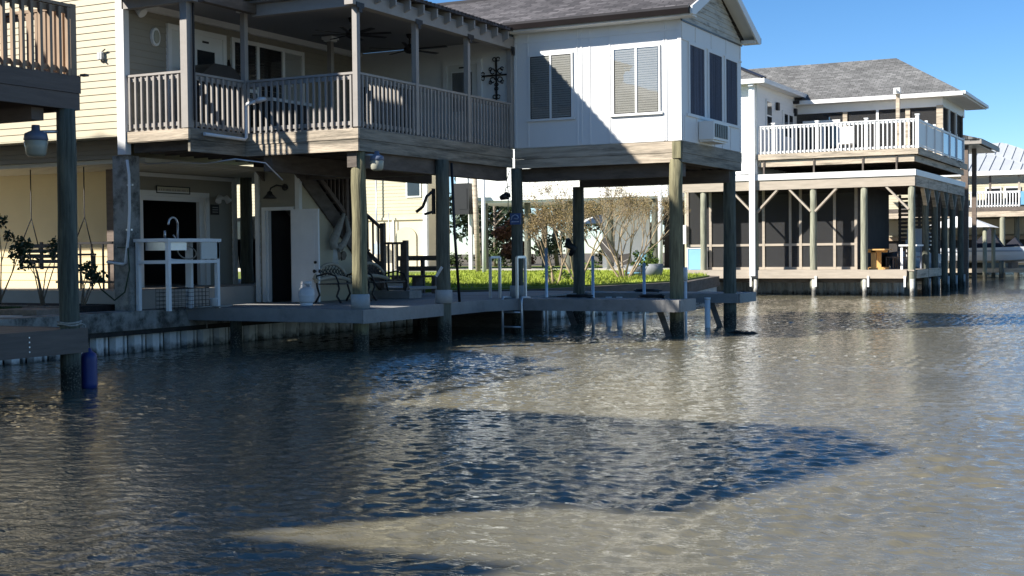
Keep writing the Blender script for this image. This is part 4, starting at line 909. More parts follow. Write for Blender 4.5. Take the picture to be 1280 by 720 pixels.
single(MB().lathe([(0, 0), (.085, 0), (.1, .17), (.105, .18), (.09, .18), (.08, .03), (0, .03)], (-16.35, 19.42, .76), 16), 'bait_bucket', M['steelwhite'], 'small white bucket under the right end of the outdoor sink', 'bucket', (-16.35, 19.42, .76))
single(MB().tube([(-16.5, 19.0, .78), (-16.3, 19.2, .79), (-16.35, 19.6, .79), (-16.2, 19.75, .80), (-16.12, 19.5, .79), (-16.25, 19.3, .785), (-16.0, 19.1, .78), (-16.82, 19.7, .78), (-16.83, 19.75, .6), (-16.82, 19.74, .35)], .014, 6), 'dock_line', M['rope'], 'pale rope tangled on the sea wall and hanging over its edge', 'rope', (-16.4, 19.4, .76))
# barn light, plaques
bl_ = thing('barn_lamp', 'black gooseneck barn lamp over the open storage door', 'lamp', (-16.75, 21.95, 3.05))
part(MB().tube([(-16.62, 21.985, 3.12), (-16.62, 21.9, 3.14), (-16.7, 21.8, 3.16), (-16.8, 21.74, 3.1), (-16.82, 21.73, 3.02)], .016, 8).tube([(-16.62, 21.985, 3.12), (-16.62, 21.96, 3.12)], .07, 12), 'arm', M['blackmetal'], bl_)
part(MB().lathe([(.02, .06), (.05, .04), (.06, 0), (.15, -.09), (.14, -.09), (.05, -.01)], (-16.82, 21.73, 2.98), 16), 'lamp_shade', M['blackmetal'], bl_)
pq = thing('wall_plaque', 'long narrow framed plaque above the garage opening', 'plaque', (-18.97, 21.25, 3.1))
part(MB().box(-18.985, -18.965, 20.78, 21.76, 3.04, 3.17), 'board', M['tansiding'], pq)
part(MB().box(-18.964, -18.95, 20.76, 21.78, 3.165, 3.185).box(-18.964, -18.95, 20.76, 21.78, 3.03, 3.05).box(-18.964, -18.95, 20.76, 20.78, 3.051, 3.164).box(-18.964, -18.95, 21.76, 21.78, 3.051, 3.164), 'frame', M['black'], pq)
tx = MB(); g = random.Random(3); yy = 20.84
while yy < 21.7:
    w_ = g.uniform(.02, .05); tx.box(-18.964, -18.96, yy, yy + w_, 3.085, 3.125); yy += w_ + g.choice((.012, .012, .04))
part(tx, 'lettering', M['rail'], pq)
p2 = thing('wall_plaque', 'small dark square plaque right of the garage opening', 'plaque', (-18.97, 22.5, 2.75))
part(MB().box(-18.985, -18.965, 22.46, 22.72, 2.62, 2.84), 'board', M['darkin'], p2)
tx = MB()
for z in (2.67, 2.72, 2.77): tx.box(-18.964, -18.961, 22.5, 22.68, z, z + .018)
part(tx, 'lettering', M['rail'], p2)
# trash bin, cardboard, hand truck behind
bn = thing('wheelie_bin', 'black wheeled rubbish bin beside the garage corner', 'bin', (-19.6, 24.3, 1.1))
part(MB().add([(-19.35, 23.95, 1.16), (-18.85, 23.95, 1.16), (-18.85, 24.6, 1.16), (-19.35, 24.6, 1.16), (-19.45, 23.85, 2.05), (-18.75, 23.85, 2.05), (-18.75, 24.85, 2.05), (-19.45, 24.85, 2.05)], [(3, 2, 1, 0), (4, 5, 6, 7), (0, 1, 5, 4), (1, 2, 6, 5), (2, 3, 7, 6), (3, 0, 4, 7)]), 'body', M['black'], bn)
part(MB().box(-19.48, -18.72, 23.82, 24.98, 2.052, 2.1), 'lid', M['black'], bn)
for x in (-19.42, -18.8): part(MB().tube([(x - .03, 24.5, 1.2), (x + .03, 24.5, 1.2)], .1, 12), 'wheel', M['black'], bn)
single(MB().beam((-19.1, 25.35, 1.12), (-19.2, 25.35, 2.45), .85, .03, up=(1, 0, 0)), 'cardboard_sheet', M['cardboard'], 'tan cardboard sheet leaning behind the black bin', 'cardboard', (-19.1, 25.35, 1.1))
ht = thing('hand_truck', 'red hand truck parked against the tan cardboard', 'hand truck', (-18.0, 24.6, 1.1))
part(MB().tube([(-17.95, 24.6, 1.16), (-17.8, 25.0, 1.55), (-17.75, 25.05, 1.6)], .018, 6).tube([(-17.65, 24.6, 1.16), (-17.55, 25.0, 1.55), (-17.75, 25.05, 1.6)], .018, 6).box(-17.98, -17.62, 24.4, 24.62, 1.12, 1.135).beam((-17.93, 24.7, 1.25), (-17.62, 24.7, 1.25), .03, .03), 'frame', M['red'], ht)
for x in (-18.0, -17.58): part(MB().tube([(x - .02, 24.62, 1.2), (x + .02, 24.62, 1.2)], .09, 12), 'wheel', M['black'], ht)
# propane tank
pt = thing('propane_tank', 'white propane cylinder standing on the dock before the open door', 'gas cylinder', (-15.22, 20.75, .76))
c = (-15.22, 20.75, .762)
part(MB().lathe([(.12, 0), (.125, .05), (.10, .05)], c, 20), 'foot_ring', M['steelwhite'], pt)
part(MB().lathe([(0, .03), (.12, .045), (.15, .08), (.157, .12), (.157, .185), (.160, .19), (.157, .195), (.157, .26), (.148, .30), (.12, .335), (.06, .355), (0, .36)], c, 22), 'body', M['steelwhite'], pt)
cm = MB()
for t0, t1 in ((-.2, 2.0), (2.6, 4.9)):
    ts = np.linspace(t0, t1, 12)
    cm.extr([(c[0] + .10 * math.cos(t), c[1] + .10 * math.sin(t), c[2] + .33) for t in ts] + [(c[0] + .094 * math.cos(t), c[1] + .094 * math.sin(t), c[2] + .33) for t in ts[::-1]], (0, 0, .06))
for t in np.linspace(0, 6.28, 14)[:-1]: cm.beam((c[0] + .1 * math.cos(t), c[1] + .1 * math.sin(t), c[2] + .44), (c[0] + .1 * math.cos(t + .484), c[1] + .1 * math.sin(t + .484), c[2] + .44), .012, .045)
for t in (.2, 1.6, 3.3, 4.6): cm.beam((c[0] + .1 * math.cos(t), c[1] + .1 * math.sin(t), c[2] + .33), (c[0] + .1 * math.cos(t), c[1] + .1 * math.sin(t), c[2] + .45), .03, .012)
part(cm, 'collar', M['steelwhite'], pt)
part(MB().tube([(c[0], c[1], .76 + .38), (c[0], c[1], .76 + .47)], .025, 8), 'valve', M['alu'], pt)
# garden benches
def bench(label, y0, y1):
    t = thing('garden_bench', label, 'bench', (-15.5, (y0 + y1) / 2, .76), 'iron garden benches along the stair wall')
    ym = (y0 + y1) / 2; w = y1 - y0
    sl_ = MB()
    for i in range(6): sl_.box(-15.72 + i * .085, -15.655 + i * .085, y0 + .04, y1 - .04, 1.13, 1.15)
    part(sl_, 'seat', M['blackmetal'], t)
    arch = [(-15.80, y0 + w * f, 1.24 + .30 * (1 - abs(2 * f - 1) ** 2.4)) for f in np.linspace(0, 1, 17)]
    low = [(-15.76, y0 + w * f, 1.20 + .07 * (1 - (2 * f - 1) ** 2)) for f in np.linspace(0, 1, 13)]
    part(MB().tube(arch, .034, 8).tube(low, .045, 8), 'back_frame', M['tan'], t)
    sc_ = MB(); g = random.Random(4)
    for i in range(9):
        yy = y0 + w * (.12 + .76 * i / 8); top = 1.24 + .30 * (1 - abs(2 * (yy - y0) / w - 1) ** 2.4)
        sc_.tube([(-15.79, yy + .05 * math.sin(k * 1.6), 1.25 + (top - 1.25) * k / 6) for k in range(7)], .009, 5)
        sc_.tube([(-15.79, yy + .04 * math.cos(a), (top + 1.25) / 2 + .05 * math.sin(a)) for a in np.linspace(0, 6.28, 11)], .009, 5)
    part(sc_, 'scrollwork', M['blackmetal'], t)
    for yy in (y0 + .05, y1 - .05):
        part(MB().tube([(-15.24, yy, 1.13), (-15.22, yy, 1.05), (-15.28, yy, .9), (-15.18, yy, .765)], .022, 7), 'leg', M['blackmetal'], t)
        part(MB().tube([(-15.78, yy, 1.3), (-15.76, yy, 1.1), (-15.7, yy, .92), (-15.8, yy, .765)], .022, 7), 'leg', M['blackmetal'], t)
        part(MB().tube([(-15.78, yy, 1.3), (-15.5, yy, 1.36), (-15.3, yy, 1.3), (-15.22, yy, 1.14)], .018, 7), 'armrest', M['blackmetal'], t)
bench('camelback iron garden bench next to the open door', 21.8, 22.98)
bench('camelback iron garden bench right of the mossy pile', 23.08, 24.45)
sh = thing('shamrock_ornament', 'dark metal three leaf clover ornament on the stair side wall', 'wall ornament', (-16.27, 23.44, 1.75))
lf = MB()
for a in (90, 215, 325):
    cy_, cz_ = 23.44 + .12 * math.cos(R(a)), 1.78 + .12 * math.sin(R(a))
    pts = []
    for t in np.linspace(0, 2 * math.pi, 20)[:-1]:
        r_ = .095 * (1 - .25 * math.cos(t) ** 8)
        u_, v_ = r_ * math.cos(t) * 1.15, r_ * math.sin(t)
        pts.append((-16.275, cy_ + u_ * math.cos(R(a)) - v_ * math.sin(R(a)), cz_ + u_ * math.sin(R(a)) + v_ * math.cos(R(a))))
    lf.extr(pts, (.015, 0, 0))
part(lf, 'leaves', M['copper'], sh)
part(MB().tube([(-16.265, 23.44, 1.78), (-16.265, 23.46, 1.6)], .014, 6), 'stem', M['copper'], sh)
hm = thing('hammock_chair', 'rolled grey hammock chair hung from the stair rail', 'hammock', (-16.1, 23.1, 2.6))
part(MB().tube([(-16.05, 23.25, 2.6), (-16.1, 23.12, 2.3), (-16.15, 22.98, 2.0), (-16.12, 23.0, 1.85)], [.04, .08, .1, .09], 10).tube([(-16.05, 23.32, 2.55), (-16.0, 23.35, 2.2), (-16.05, 23.22, 1.95), (-16.1, 23.05, 1.85)], [.03, .06, .07, .08], 10), 'cloth', M['rope'], hm)
fr_ = MB()
for i in range(9): fr_.tube([(-16.12, 22.96 + i * .012, 1.86), (-16.1, 22.88 + i * .03, 1.45)], .006, 4)
part(fr_, 'fringe', M['blindwhite'], hm)
# sign, lantern, thermometer on the piles
sg = thing('pile_sign', 'small blue sign with pale lettering fixed to a dark pile', 'sign', (-13.02, 25.33, 2.4))
part(MB().box(-13.19, -12.93, 25.36, 25.38, 2.34, 2.58), 'board', M['signblue'], sg)
mk = MB()
mk.tube([(-13.16, 25.352, 2.44), (-13.13, 25.352, 2.52), (-13.06, 25.352, 2.55), (-13.0, 25.352, 2.53), (-12.98, 25.352, 2.48)], .012, 5).tube([(-13.08, 25.352, 2.47), (-13.0, 25.352, 2.46), (-12.98, 25.352, 2.5)], .012, 5)
mk.box(-13.15, -13.1, 25.35, 25.358, 2.39, 2.41).box(-13.09, -13.04, 25.35, 25.358, 2.39, 2.41).box(-13.03, -12.97, 25.35, 25.358, 2.39, 2.41)
part(mk, 'lettering', M['signmark'], sg)
ln = thing('pile_spotlight', 'black spotlight hung on wire at the signed pile', 'spotlight', (-13.3, 25.4, 2.95))
part(MB().tube([(-13.2, 25.42, 3.18), (-13.3, 25.4, 3.14), (-13.33, 25.38, 3.0)], .01, 6).tube([(-13.2, 25.38, 3.5), (-13.26, 25.36, 3.3), (-13.22, 25.36, 3.0), (-13.24, 25.36, 2.6)], .01, 6), 'wire', M['rope'], ln)
part(MB().tube([(-13.42, 25.36, 2.92), (-13.25, 25.38, 2.97)], [.05, .09], 12).tube([(-13.25, 25.38, 2.97), (-13.2, 25.39, 2.98)], .05, 10), 'head', M['black'], ln)
for lab, x, y, z in (('pale tube thermometer strapped slantwise on the second balcony pile', -13.07, 22.19, 1.39),):
    single(MB().beam((x - .1, y, z - .1), (x + .03, y, z + .08), .05, .03, up=(0, 1, 0)), 'thermometer', M['steelwhite'], lab, 'thermometer', (x, y, z))
hk = thing('rod_holder', 'black hooked rod holder bracket on the second balcony pile', 'rod holder', (-13.2, 22.3, 2.7))
part(MB().box(-13.25, -13.2, 22.18, 22.24, 2.5, 3.0), 'plate', M['black'], hk)
part(MB().tube([(-13.23, 22.2, 2.95), (-13.34, 22.15, 2.85), (-13.4, 22.1, 2.65), (-13.55, 22.1, 2.55)], .03, 8).tube([(-13.23, 22.2, 2.55), (-13.4, 22.15, 2.5)], .025, 8), 'hook', M['black'], hk)
single(MB().tube([(-12.95, 22.45, 3.5), (-12.93, 22.5, 2.2), (-12.90, 22.62, .78)], .028, 8), 'boat_hook', M['black'], 'long dark pole leaning beside the second balcony pile', 'pole', (-12.90, 22.62, .78))
single(MB().tube([(-13.28, 28.5, 2.05), (-13.3, 28.55, 1.9), (-13.15, 28.55, 1.82), (-13.25, 28.55, 1.65)], [.05, .1, .09, .05], 8), 'life_ring_bag', M['black'], 'black bundle strapped on the shaded middle pile', 'bag', (-13.25, 28.5, 1.8))

# porch swing, patio railing, shrubs, brick edging
sg2 = thing('porch_swing', 'dark slatted porch swing hanging on chains under the house', 'porch swing', (-20.1, 18.8, 1.9))
part(MB().box(-20.45, -18.95, 18.55, 19.05, 1.52, 1.56), 'seat', M['darkwood'], sg2)
bk = MB()
for z in (1.62, 1.72, 1.82, 1.92): bk.box(-20.45, -18.95, 18.50, 18.53, z, z + .07)
bk.box(-20.45, -20.38, 18.531, 18.56, 1.5, 2.03).box(-19.02, -18.95, 18.531, 18.56, 1.5, 2.03).box(-19.9, -19.83, 18.531, 18.56, 1.5, 2.03)
part(bk, 'backrest', M['darkwood'], sg2)
for x in (-20.40, -18.98): part(MB().box(x - .04, x + .04, 18.5, 19.05, 1.76, 1.8).box(x - .03, x + .03, 18.98, 19.04, 1.561, 1.759), 'armrest', M['darkwood'], sg2)
for x in (-20.40, -18.98): part(MB().tube([(x, 18.8, 3.46), (x, 18.8, 2.5), (x, 18.52, 1.96)], .012, 5).tube([(x, 18.8, 2.5), (x, 19.02, 1.78)], .012, 5), 'chain', M['blackmetal'], sg2)
pr_ = thing('patio_rail', 'black metal railing behind the porch swing', 'railing', (-19, 19.5, 1.1))
part(MB().box(-20.2, -18.0, 19.2, 19.24, 1.98, 2.03).box(-20.2, -18.0, 19.2, 19.24, 1.22, 1.26), 'rail', M['blackmetal'], pr_)
for i in range(8): part(MB().box(-20.15 + i * .3, -20.12 + i * .3, 19.205, 19.235, 1.1, 1.98), 'baluster', M['blackmetal'], pr_)
def shrub(label, x, y, z, h, r, m, n, seed, group=None, cat='shrub', leaf=.05):
    t = thing('shrub', label, cat, (x, y, z), group); g = random.Random(seed); tb_ = MB(); blobs = []
    for i in range(6):
        a = g.uniform(0, 6.28); p = (x + r * g.uniform(.3, 1) * math.cos(a), y + r * .6 * g.uniform(.3, 1) * math.sin(a), z + h * g.uniform(.55, 1))
        tb_.tube([(x + g.uniform(-.05, .05), y, z), ((x + p[0]) / 2 + g.uniform(-.1, .1), (y + p[1]) / 2, z + (p[2] - z) * .6), p], [.014, .01, .006], 5)
        blobs.append((*p, r * g.uniform(.2, .4)))
    part(tb_, 'stems', M['bark'], t)
    leafcloud(blobs, n, leaf, m, 'leaves', t, (x, y, z), seed); return t
shrub('tall leggy rose bush at the far left in front of the porch', -19.95, 17.6, .86, 1.55, .6, M['leafdark'], 620, 3, leaf=.045)
shrub('rose bush in front of the porch swing', -18.95, 17.7, .86, 1.2, .55, M['leafdark'], 360, 5, leaf=.045)
shrub('rose bush right of the near pile before the porch', -17.95, 17.7, .86, .8, .4, M['leafdark'], 260, 8, leaf=.045)
be = MB(); x = -28
while x < -17.6: be.box(x, x + .095, 17.0, 17.135, .7, .87 + random.uniform(-.008, .008)); x += .102
be2 = single(be, 'brick_edging', M['brick'], 'row of upright bricks edging the mulch bed below the porch', 'brick edging', (-22, 17.07, .75))
single(MB().prism([(-18.55, 16.2), (-17.5, 16.2), (-17.5, 16.98), (-18.55, 16.98)], .70, .84), 'brick_edging', M['brick'], 'short brick paved corner in front of the grey column', 'brick edging', (-18, 16.6, .75))

# car in the carport
cr_ = thing('parked_car', 'dark suv parked on the far side of the carport', 'car', (-23.6, 30, 1.1))
prof = [(-26.2, 1.35), (-26.15, 1.95), (-25.0, 2.08), (-24.4, 2.72), (-23.0, 2.82), (-21.4, 2.75), (-21.05, 2.1), (-21.0, 1.4)]
part(MB().extr([(x, 29.2, z) for x, z in prof], (0, 1.7, 0)), 'body', M['carpaint'], cr_)
for xx in (-25.4, -21.95): part(MB().tube([(xx, 29.16, 1.46), (xx, 29.4, 1.46)], .36, 20), 'wheel', M['black'], cr_)
part(MB().extr([(x, 29.19, z) for x, z in ((-24.75, 2.15), (-24.3, 2.62), (-23.2, 2.70), (-23.2, 2.15))], (0, -.02, 0)).extr([(x, 29.19, z) for x, z in ((-23.1, 2.15), (-23.1, 2.70), (-21.6, 2.64), (-21.35, 2.15))], (0, -.02, 0)), 'windows', M['darkglass'], cr_)
for xx in (-21.03,): part(MB().box(xx, xx + .06, 29.3, 29.5, 1.8, 2.05), 'tail_light', M['red'], cr_)

# ------------------------------------------------------------------ BACKYARD
bh = thing('beige_house', 'two storey beige house with siding above stucco behind the yard', 'house', (-38, 52, .9))
part(MB().box(-48, -31.4, 52.03, 54.2, .7, 9), 'wall_core', M['beige'], bh)
part(MB().lap((-48, 52), (-31.4, 52), 3.4, 9, .16), 'siding', M['yellow'], bh)
part(MB().box(-48, -31.35, 51.95, 52.03, 3.28, 3.4), 'belt_trim', M['beige'], bh)
part(MB().box(-31.5, -31.3, 51.94, 52.1, .85, 9), 'corner_trim', M['white'], bh)
part(MB().box(-33.2, -33.1, 51.97, 52.03, .85, 3.28), 'corner_trim', M['white'], bh)
w = part(MB().box(-33.0, -31.9, 51.96, 52.03, 1.0, 2.5).extr([(-32.45 + .55 * math.cos(a), 51.96, 2.5 + .45 * math.sin(a)) for a in np.linspace(0, math.pi, 12)], (0, .07, 0)), 'arched_window', M['tansiding'], bh)
w = part(MB().box(-32.4, -31.6, 51.94, 52.0, 4.3, 5.9), 'window', M['white'], bh)
part(MB().box(-32.32, -31.68, 51.92, 51.939, 4.38, 5.82), 'pane', M['darkglass'], w)
part(MB().box(-36.8, -34.0, 51.95, 52.02, .9, 3.1), 'garage_door', M['beige'], bh)
em = single(MB().box(-34.0, -33.6, 51.6, 51.92, 1.7, 2.2).tube([(-33.9, 51.75, .9), (-33.9, 51.75, 5.6)], .04, 6).tube([(-33.2, 51.7, .9), (-33.2, 51.7, 3.6)], .03, 6), 'utility_meter', M['alu'], 'grey utility meter and pipes on the beige house wall', 'meter', (-33.8, 51.7, .9))
for o_ in (bh, em): o_.location = (o_.location.x * 1.118, o_.location.y * 1.118, .80); o_.scale = (1.118,) * 3
wh = thing('white_stilt_house', 'white sided house raised on brown piles behind the lawn', 'house', (-28, 58, .9))
part(MB().box(-32.6, -21.6, 57.03, 66, 4.25, 8.5), 'wall_core', M['whitesiding'], wh)
part(MB().lap((-32.6, 57), (-21.6, 57), 4.25, 8.5, .16), 'siding', M['whitesiding'], wh)
part(MB().lap((-21.58, 57), (-21.58, 66), 4.25, 8.5, .16), 'side_siding', M['whitesiding'], wh)
part(MB().box(-32.6, -31.95, 56.93, 56.995, 4.2, 8.5), 'corner_trim', M['white'], wh)
part(MB().box(-21.7, -21.5, 56.93, 56.995, 4.2, 8.5), 'corner_trim', M['white'], wh)
part(MB().box(-32.55, -21.65, 57.1, 65.9, 4.15, 4.24), 'underside', M['white'], wh)
part(MB().extr([(-33, 56.5, 8.4), (-33, 61.5, 10.8), (-33, 66.5, 8.4)], (12, 0, 0)), 'roof', M['shing2'], wh)
for x, y in ((-31.2, 57.3), (-29.2, 58.0), (-26.9, 57.9), (-24.55, 57.4), (-22.3, 57.4), (-31.2, 64), (-27, 64), (-22.3, 64)): pile(x, y, 4.2, 'pile', .16, .7, host=wh)
part(MB().box(-31.85, -31.68, 56.8, 56.95, .88, 4.6), 'downspout', M['white'], wh)
part(MB().box(-26.3, -23.8, 60.5, 60.6, .9, 4.15).box(-21.6, -21.5, 60, 66, .9, 4.15), 'enclosure_wall', M['white'], wh)
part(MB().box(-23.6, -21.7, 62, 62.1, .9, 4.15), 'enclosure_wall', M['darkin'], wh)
lc = thing('deck_chair', 'slatted folding deck chair under the white stilt house', 'chair', (-24.3, 57.4, .9))
part(MB().beam((-24.1, 57.1, 1.35), (-24.85, 57.1, 2.25), .5, .03, up=(0, 1, 0)).beam((-24.1, 57.2, 1.3), (-23.4, 57.2, 1.4), .5, .03, up=(0, 1, 0)), 'slats', M['darkin'], lc)
part(MB().tube([(-24.9, 57.0, 2.3), (-23.6, 57.0, .92)], .02, 6).tube([(-24.4, 57.0, .92), (-23.4, 57.0, 1.4)], .02, 6), 'frame', M['rail'], lc)
for i, z in enumerate((1.45, 1.63, 1.81, 1.99, 2.17)): pass
single(MB().tube([(-27.27, 50.0, .85), (-27.29, 50.0, 4.9)], .09, 8), 'yard_pole', M['pvc'], 'white painted pole standing on the lawn left of the signed pile', 'pole', (-27.27, 50, .85))
single(MB().tube([(-27.9, 50.6, .85), (-28.05, 50.6, 5.1)], .12, 8), 'yard_pole', M['wood'], 'brown wooden pole standing left of the white painted pole', 'pole', (-27.9, 50.6, .85))
single(MB().tube([(-19.2, 50.0, .85), (-19.2, 50.0, 4.6)], .10, 10), 'yard_pole', M['pvc'], 'thick white post right of the bare crepe myrtle', 'pole', (-19.2, 50, .85))
single(MB().box(-32.25, -31.3, 55.9, 56.3, 3.6, 5.1).box(-31.85, -31.4, 55.88, 55.9, 3.85, 4.85), 'storage_cabinet', M['black'], 'black raised cabinet beside the beige house corner', 'cabinet', (-31.8, 56, 3.6))
# bare crepe myrtles
def crepe(label, x, y, h, spread, seed, nst=6, seeds=900, group='bare crepe myrtles in the yard'):
    t = thing('crepe_myrtle', label, 'tree', (x, y, .8), group); g = random.Random(seed); tb_ = MB(); tips = []
    def grow(p, d, r_, ln_, lv):
        q = p + d * ln_; mid = (p + q) / 2 + Vector((g.uniform(-.04, .04), g.uniform(-.04, .04), 0)) * ln_
        tb_.tube([p, mid, q], [r_, r_ * .85, r_ * .7], 5 if lv < 2 else 4, cap=False)
        if lv >= 6: tips.append(q); return
        for i in range(3 if lv in (1, 3) else 2):
            nd_ = (d + Vector((g.gauss(0, .36), g.gauss(0, .36), g.uniform(-.05, .28)))).normalized()
            grow(q, nd_, max(.004, r_ * .62), ln_ * g.uniform(.6, .84), lv + 1)
    for i in range(nst):
        a = 2 * math.pi * i / nst + g.uniform(-.3, .3)
        grow(Vector((x + .12 * math.cos(a), y + .12 * math.sin(a), .78)), Vector((spread * math.cos(a), spread * math.sin(a), 1)).normalized(), .042, h * .27, 0)
    part(tb_, 'branches', M['palebark'], t)
    v = []
    for q in tips:
        if g.random() > .9: continue
        for k in range(10):
            c_ = np.array(q) + np.array([g.gauss(0, .06), g.gauss(0, .06), g.gauss(.02, .07)])
            a_ = np.array([g.gauss(0, 1), g.gauss(0, 1), g.gauss(0, 1)]); a_ /= np.linalg.norm(a_); b_ = np.cross(a_, [g.gauss(0, 1), g.gauss(0, 1), 1.]); b_ /= np.linalg.norm(b_) + 1e-6
            s_ = g.uniform(.009, .02); v += [c_ - a_ * s_, c_ + b_ * s_, c_ + a_ * s_, c_ - b_ * s_]
    o = rawmesh('seed_heads', np.array(v) - np.array([x, y, .8]), 4, M['seed']); o.parent = t
    return t
crepe('wide bare crepe myrtle with tan seed heads right of the middle pile', -16.75, 40.3, 3.5, .62, 2, 7)
crepe('slender bare crepe myrtle left of the middle pile', -17.2, 37.6, 3.3, .45, 9, 4)
crepe('young bare crepe myrtle saplings at the lawn edge', -15.9, 33.2, 2.2, .3, 14, 3)
shrub('low green shrub at the foot of the wide crepe myrtle', -16.6, 41.5, .82, .9, .5, M['leaflime'], 500, 21, 'low shrubs on the lawn')
shrub('low weedy shrub on the lawn left of the crepe myrtle', -17.4, 38.6, .82, .5, .6, M['leaflime'], 350, 22, 'low shrubs on the lawn')
shrub('low weedy shrub by the lawn edge near the saplings', -16.0, 33.6, .82, .45, .4, M['leaflime'], 250, 23, 'low shrubs on the lawn')
# planters
pb = thing('planter_stack', 'light blue stacked resin planter with trailing green plant', 'planter', (-17.3, 43.6, .84))
part(MB().lathe([(0, .0), (.26, 0), (.31, .28), (.33, .3), (.28, .33), (.32, .55), (.34, .58), (.28, .6), (.31, .82), (.33, .85), (.0, .84)], (-17.35, 43.6, .84), 18), 'tiers', M['barrel'], pb)
leafcloud([(-17.12, 43.7, 1.82, .13), (-17.02, 43.7, 1.92, .11)], 140, .05, M['leaf'], 'foliage', pb, (-17.3, 43.6, .84), 5)
pb2 = thing('barrel_planter', 'grey half barrel planter full of bright green leaves', 'planter', (-16.8, 43.1, .84))
part(MB().lathe([(0, 0), (.3, 0), (.36, .22), (.37, .45), (.34, .45), (.33, .4), (0, .4)], (-16.85, 43.1, .84), 20), 'barrel', M['barrelgrey'], pb2)
leafcloud([(-16.85, 43.1, 1.34, .22), (-16.7, 43.0, 1.38, .15), (-16.98, 43.1, 1.36, .15)], 420, .05, M['leaflime'], 'foliage', pb2, (-16.8, 43.1, .84), 6)
pb3 = thing('barrel_planter', 'pale blue grey half barrel standing left of the leafy barrel', 'planter', (-17.45, 42.8, .84))
part(MB().lathe([(0, 0), (.28, 0), (.33, .2), (.335, .38), (.31, .38), (.3, .34), (0, .34)], (-17.4, 42.85, .84), 20), 'barrel', M['barrelgrey'], pb3)
part(MB().lathe([(.336, .12), (.35, .12), (.35, .16), (.34, .16)], (-17.4, 42.85, .84), 20), 'hoop', M['barrel'], pb3)
# hedges and trees behind
for i, (x, y, h, r, m, lab) in enumerate((
    (-38.5, 72, 5.5, 2.3, 'leafdark', 'dark evergreen tree filling the gap between the beige and white houses'),
    (-35.2, 74, 4.4, 2.0, 'leafdark', 'dark evergreen tree right of the gap behind the white house piles'),
    (-41.5, 66, 3.4, 1.6, 'leaf', 'loose mid green tree against the beige house corner'),
    (-31.8, 76, 4.0, 1.7, 'leaf', 'mid green tree seen right of the signed pile'),
    (-28.4, 72, 2.6, 1.2, 'leafred', 'russet leaved tree seen between the white house piles'),
    (-34.5, 67, 2.7, 1.1, 'leafred', 'low russet bush left of the signed pile'))):
    tree('background_tree', lab, x, y, .8, h, r, M[m], group='trees behind the yard', seed=30 + i, n=2600, leaf=.13, low=.12)
for i, (x, lab) in enumerate(((-44, 'clipped low hedge bush left of the brown wooden pole'), (-40.5, 'clipped low hedge bush between the two yard poles'), (-37, 'clipped low hedge bush right of the white pole'))):
    shrub(lab, x, 71, .82, .75, 1.6, M['leaf'], 900, 60 + i, 'clipped hedge bushes behind the lawn', leaf=.1)
gzb = thing('white_pergola', 'white roofed pergola glimpsed between the white house piles', 'pergola', (-29, 68, .9))
part(MB().extr([(-31.5, 68, 3.3), (-29.5, 69, 4.0), (-27.5, 68, 3.3)], (0, 2, 0)), 'roof', M['whitesiding'], gzb)
for x in (-31.2, -29.6, -27.8): part(MB().box(x, x + .12, 68.2, 68.32, .85, 3.3), 'post', M['white'], gzb)
for i, (x, y, h, r) in enumerate(((-52, 95, 9, 4), (-46, 100, 8, 4), (-60, 92, 8, 4), (-26, 105, 7, 3.2), (-20, 112, 6.5, 3), (-35, 100, 8, 3.5))):
    tree('distant_tree', ('broad dark tree far behind the houses, number %s from the left' % ('first', 'second', 'third', 'fourth', 'fifth', 'sixth')[i]), x, y, .7, h, r, M['leafdark'], group='distant trees behind the houses', seed=80 + i, n=2000, leaf=.25, low=.15)

# ------------------------------------------------------------------ RIGHT HOUSE
rh = thing('screened_stilt_house', 'white stilt house with screened lower porch and white railed upper deck', 'house', (-12, 50, .7))
Y0 = 48.79
part(MB().box(-18.3, -14.87, Y0 + .12, 60, 4.6, 8.15), 'wing_core', M['whitesiding'], rh)
part(MB().lap((-18.3, Y0 + .1), (-14.95, Y0 + .1), 4.62, 8.15, .14), 'wing_siding', M['whitesiding'], rh)
part(MB().lap((-14.86, Y0 + .2), (-14.86, 54.4), 5.34, 8.15, .14), 'wing_side_siding', M['whitesiding'], rh)
part(MB().box(-15.0, -14.83, Y0 + .06, Y0 + .2, 4.6, 8.15), 'corner_trim', M['white'], rh)
wr_ = MB(); eX, eY, eZ = -14.45, 48.45, 8.15
pk = [(-20.0, 52.9, 10.4)]
wr_.add([(-18.8, eY, eZ), (eX, eY, eZ), (eX - 5.2, eY + 5.2, eZ + 2.4), (-19.6, eY + 5.2, eZ + 2.4)], [(0, 1, 2, 3)])
part(wr_, 'wing_roof', M['shing2'], rh)
part(MB().add([(eX, eY, eZ), (eX, 62, eZ), (eX - 5.2, 62, eZ + 2.4), (eX - 5.2, eY + 5.2, eZ + 2.4)], [(0, 1, 2, 3)]), 'wing_roof', M['shing2x'], rh)
part(MB().box(-18.8, eX, eY - .03, eY, eZ - .16, eZ + .015).box(eX, eX + .03, eY - .03, 55, eZ - .16, eZ + .015).box(-18.8, eX - .001, eY, Y0 + .1, eZ - .14, eZ - .12).box(-14.85, eX - .001, Y0 + .1, 55, eZ - .14, eZ - .12), 'eave_trim', M['white'], rh)
part(MB().beam((eX, eY, eZ + .03), (eX - 5.2, eY + 5.2, eZ + 2.43), .2, .05), 'hip_cap', M['gutter'], rh)
w = part(MB().box(-14.845, -14.80, 50.0, 50.75, 6.3, 7.55), 'window', M['white'], rh)
part(MB().box(-14.799, -14.79, 50.08, 50.67, 6.38, 6.9).box(-14.799, -14.79, 50.08, 50.67, 6.96, 7.47), 'pane', M['darkglass'], w)
d_ = part(MB().box(-14.845, -14.80, 52.3, 53.9, 5.34, 7.35), 'door', M['white'], rh)
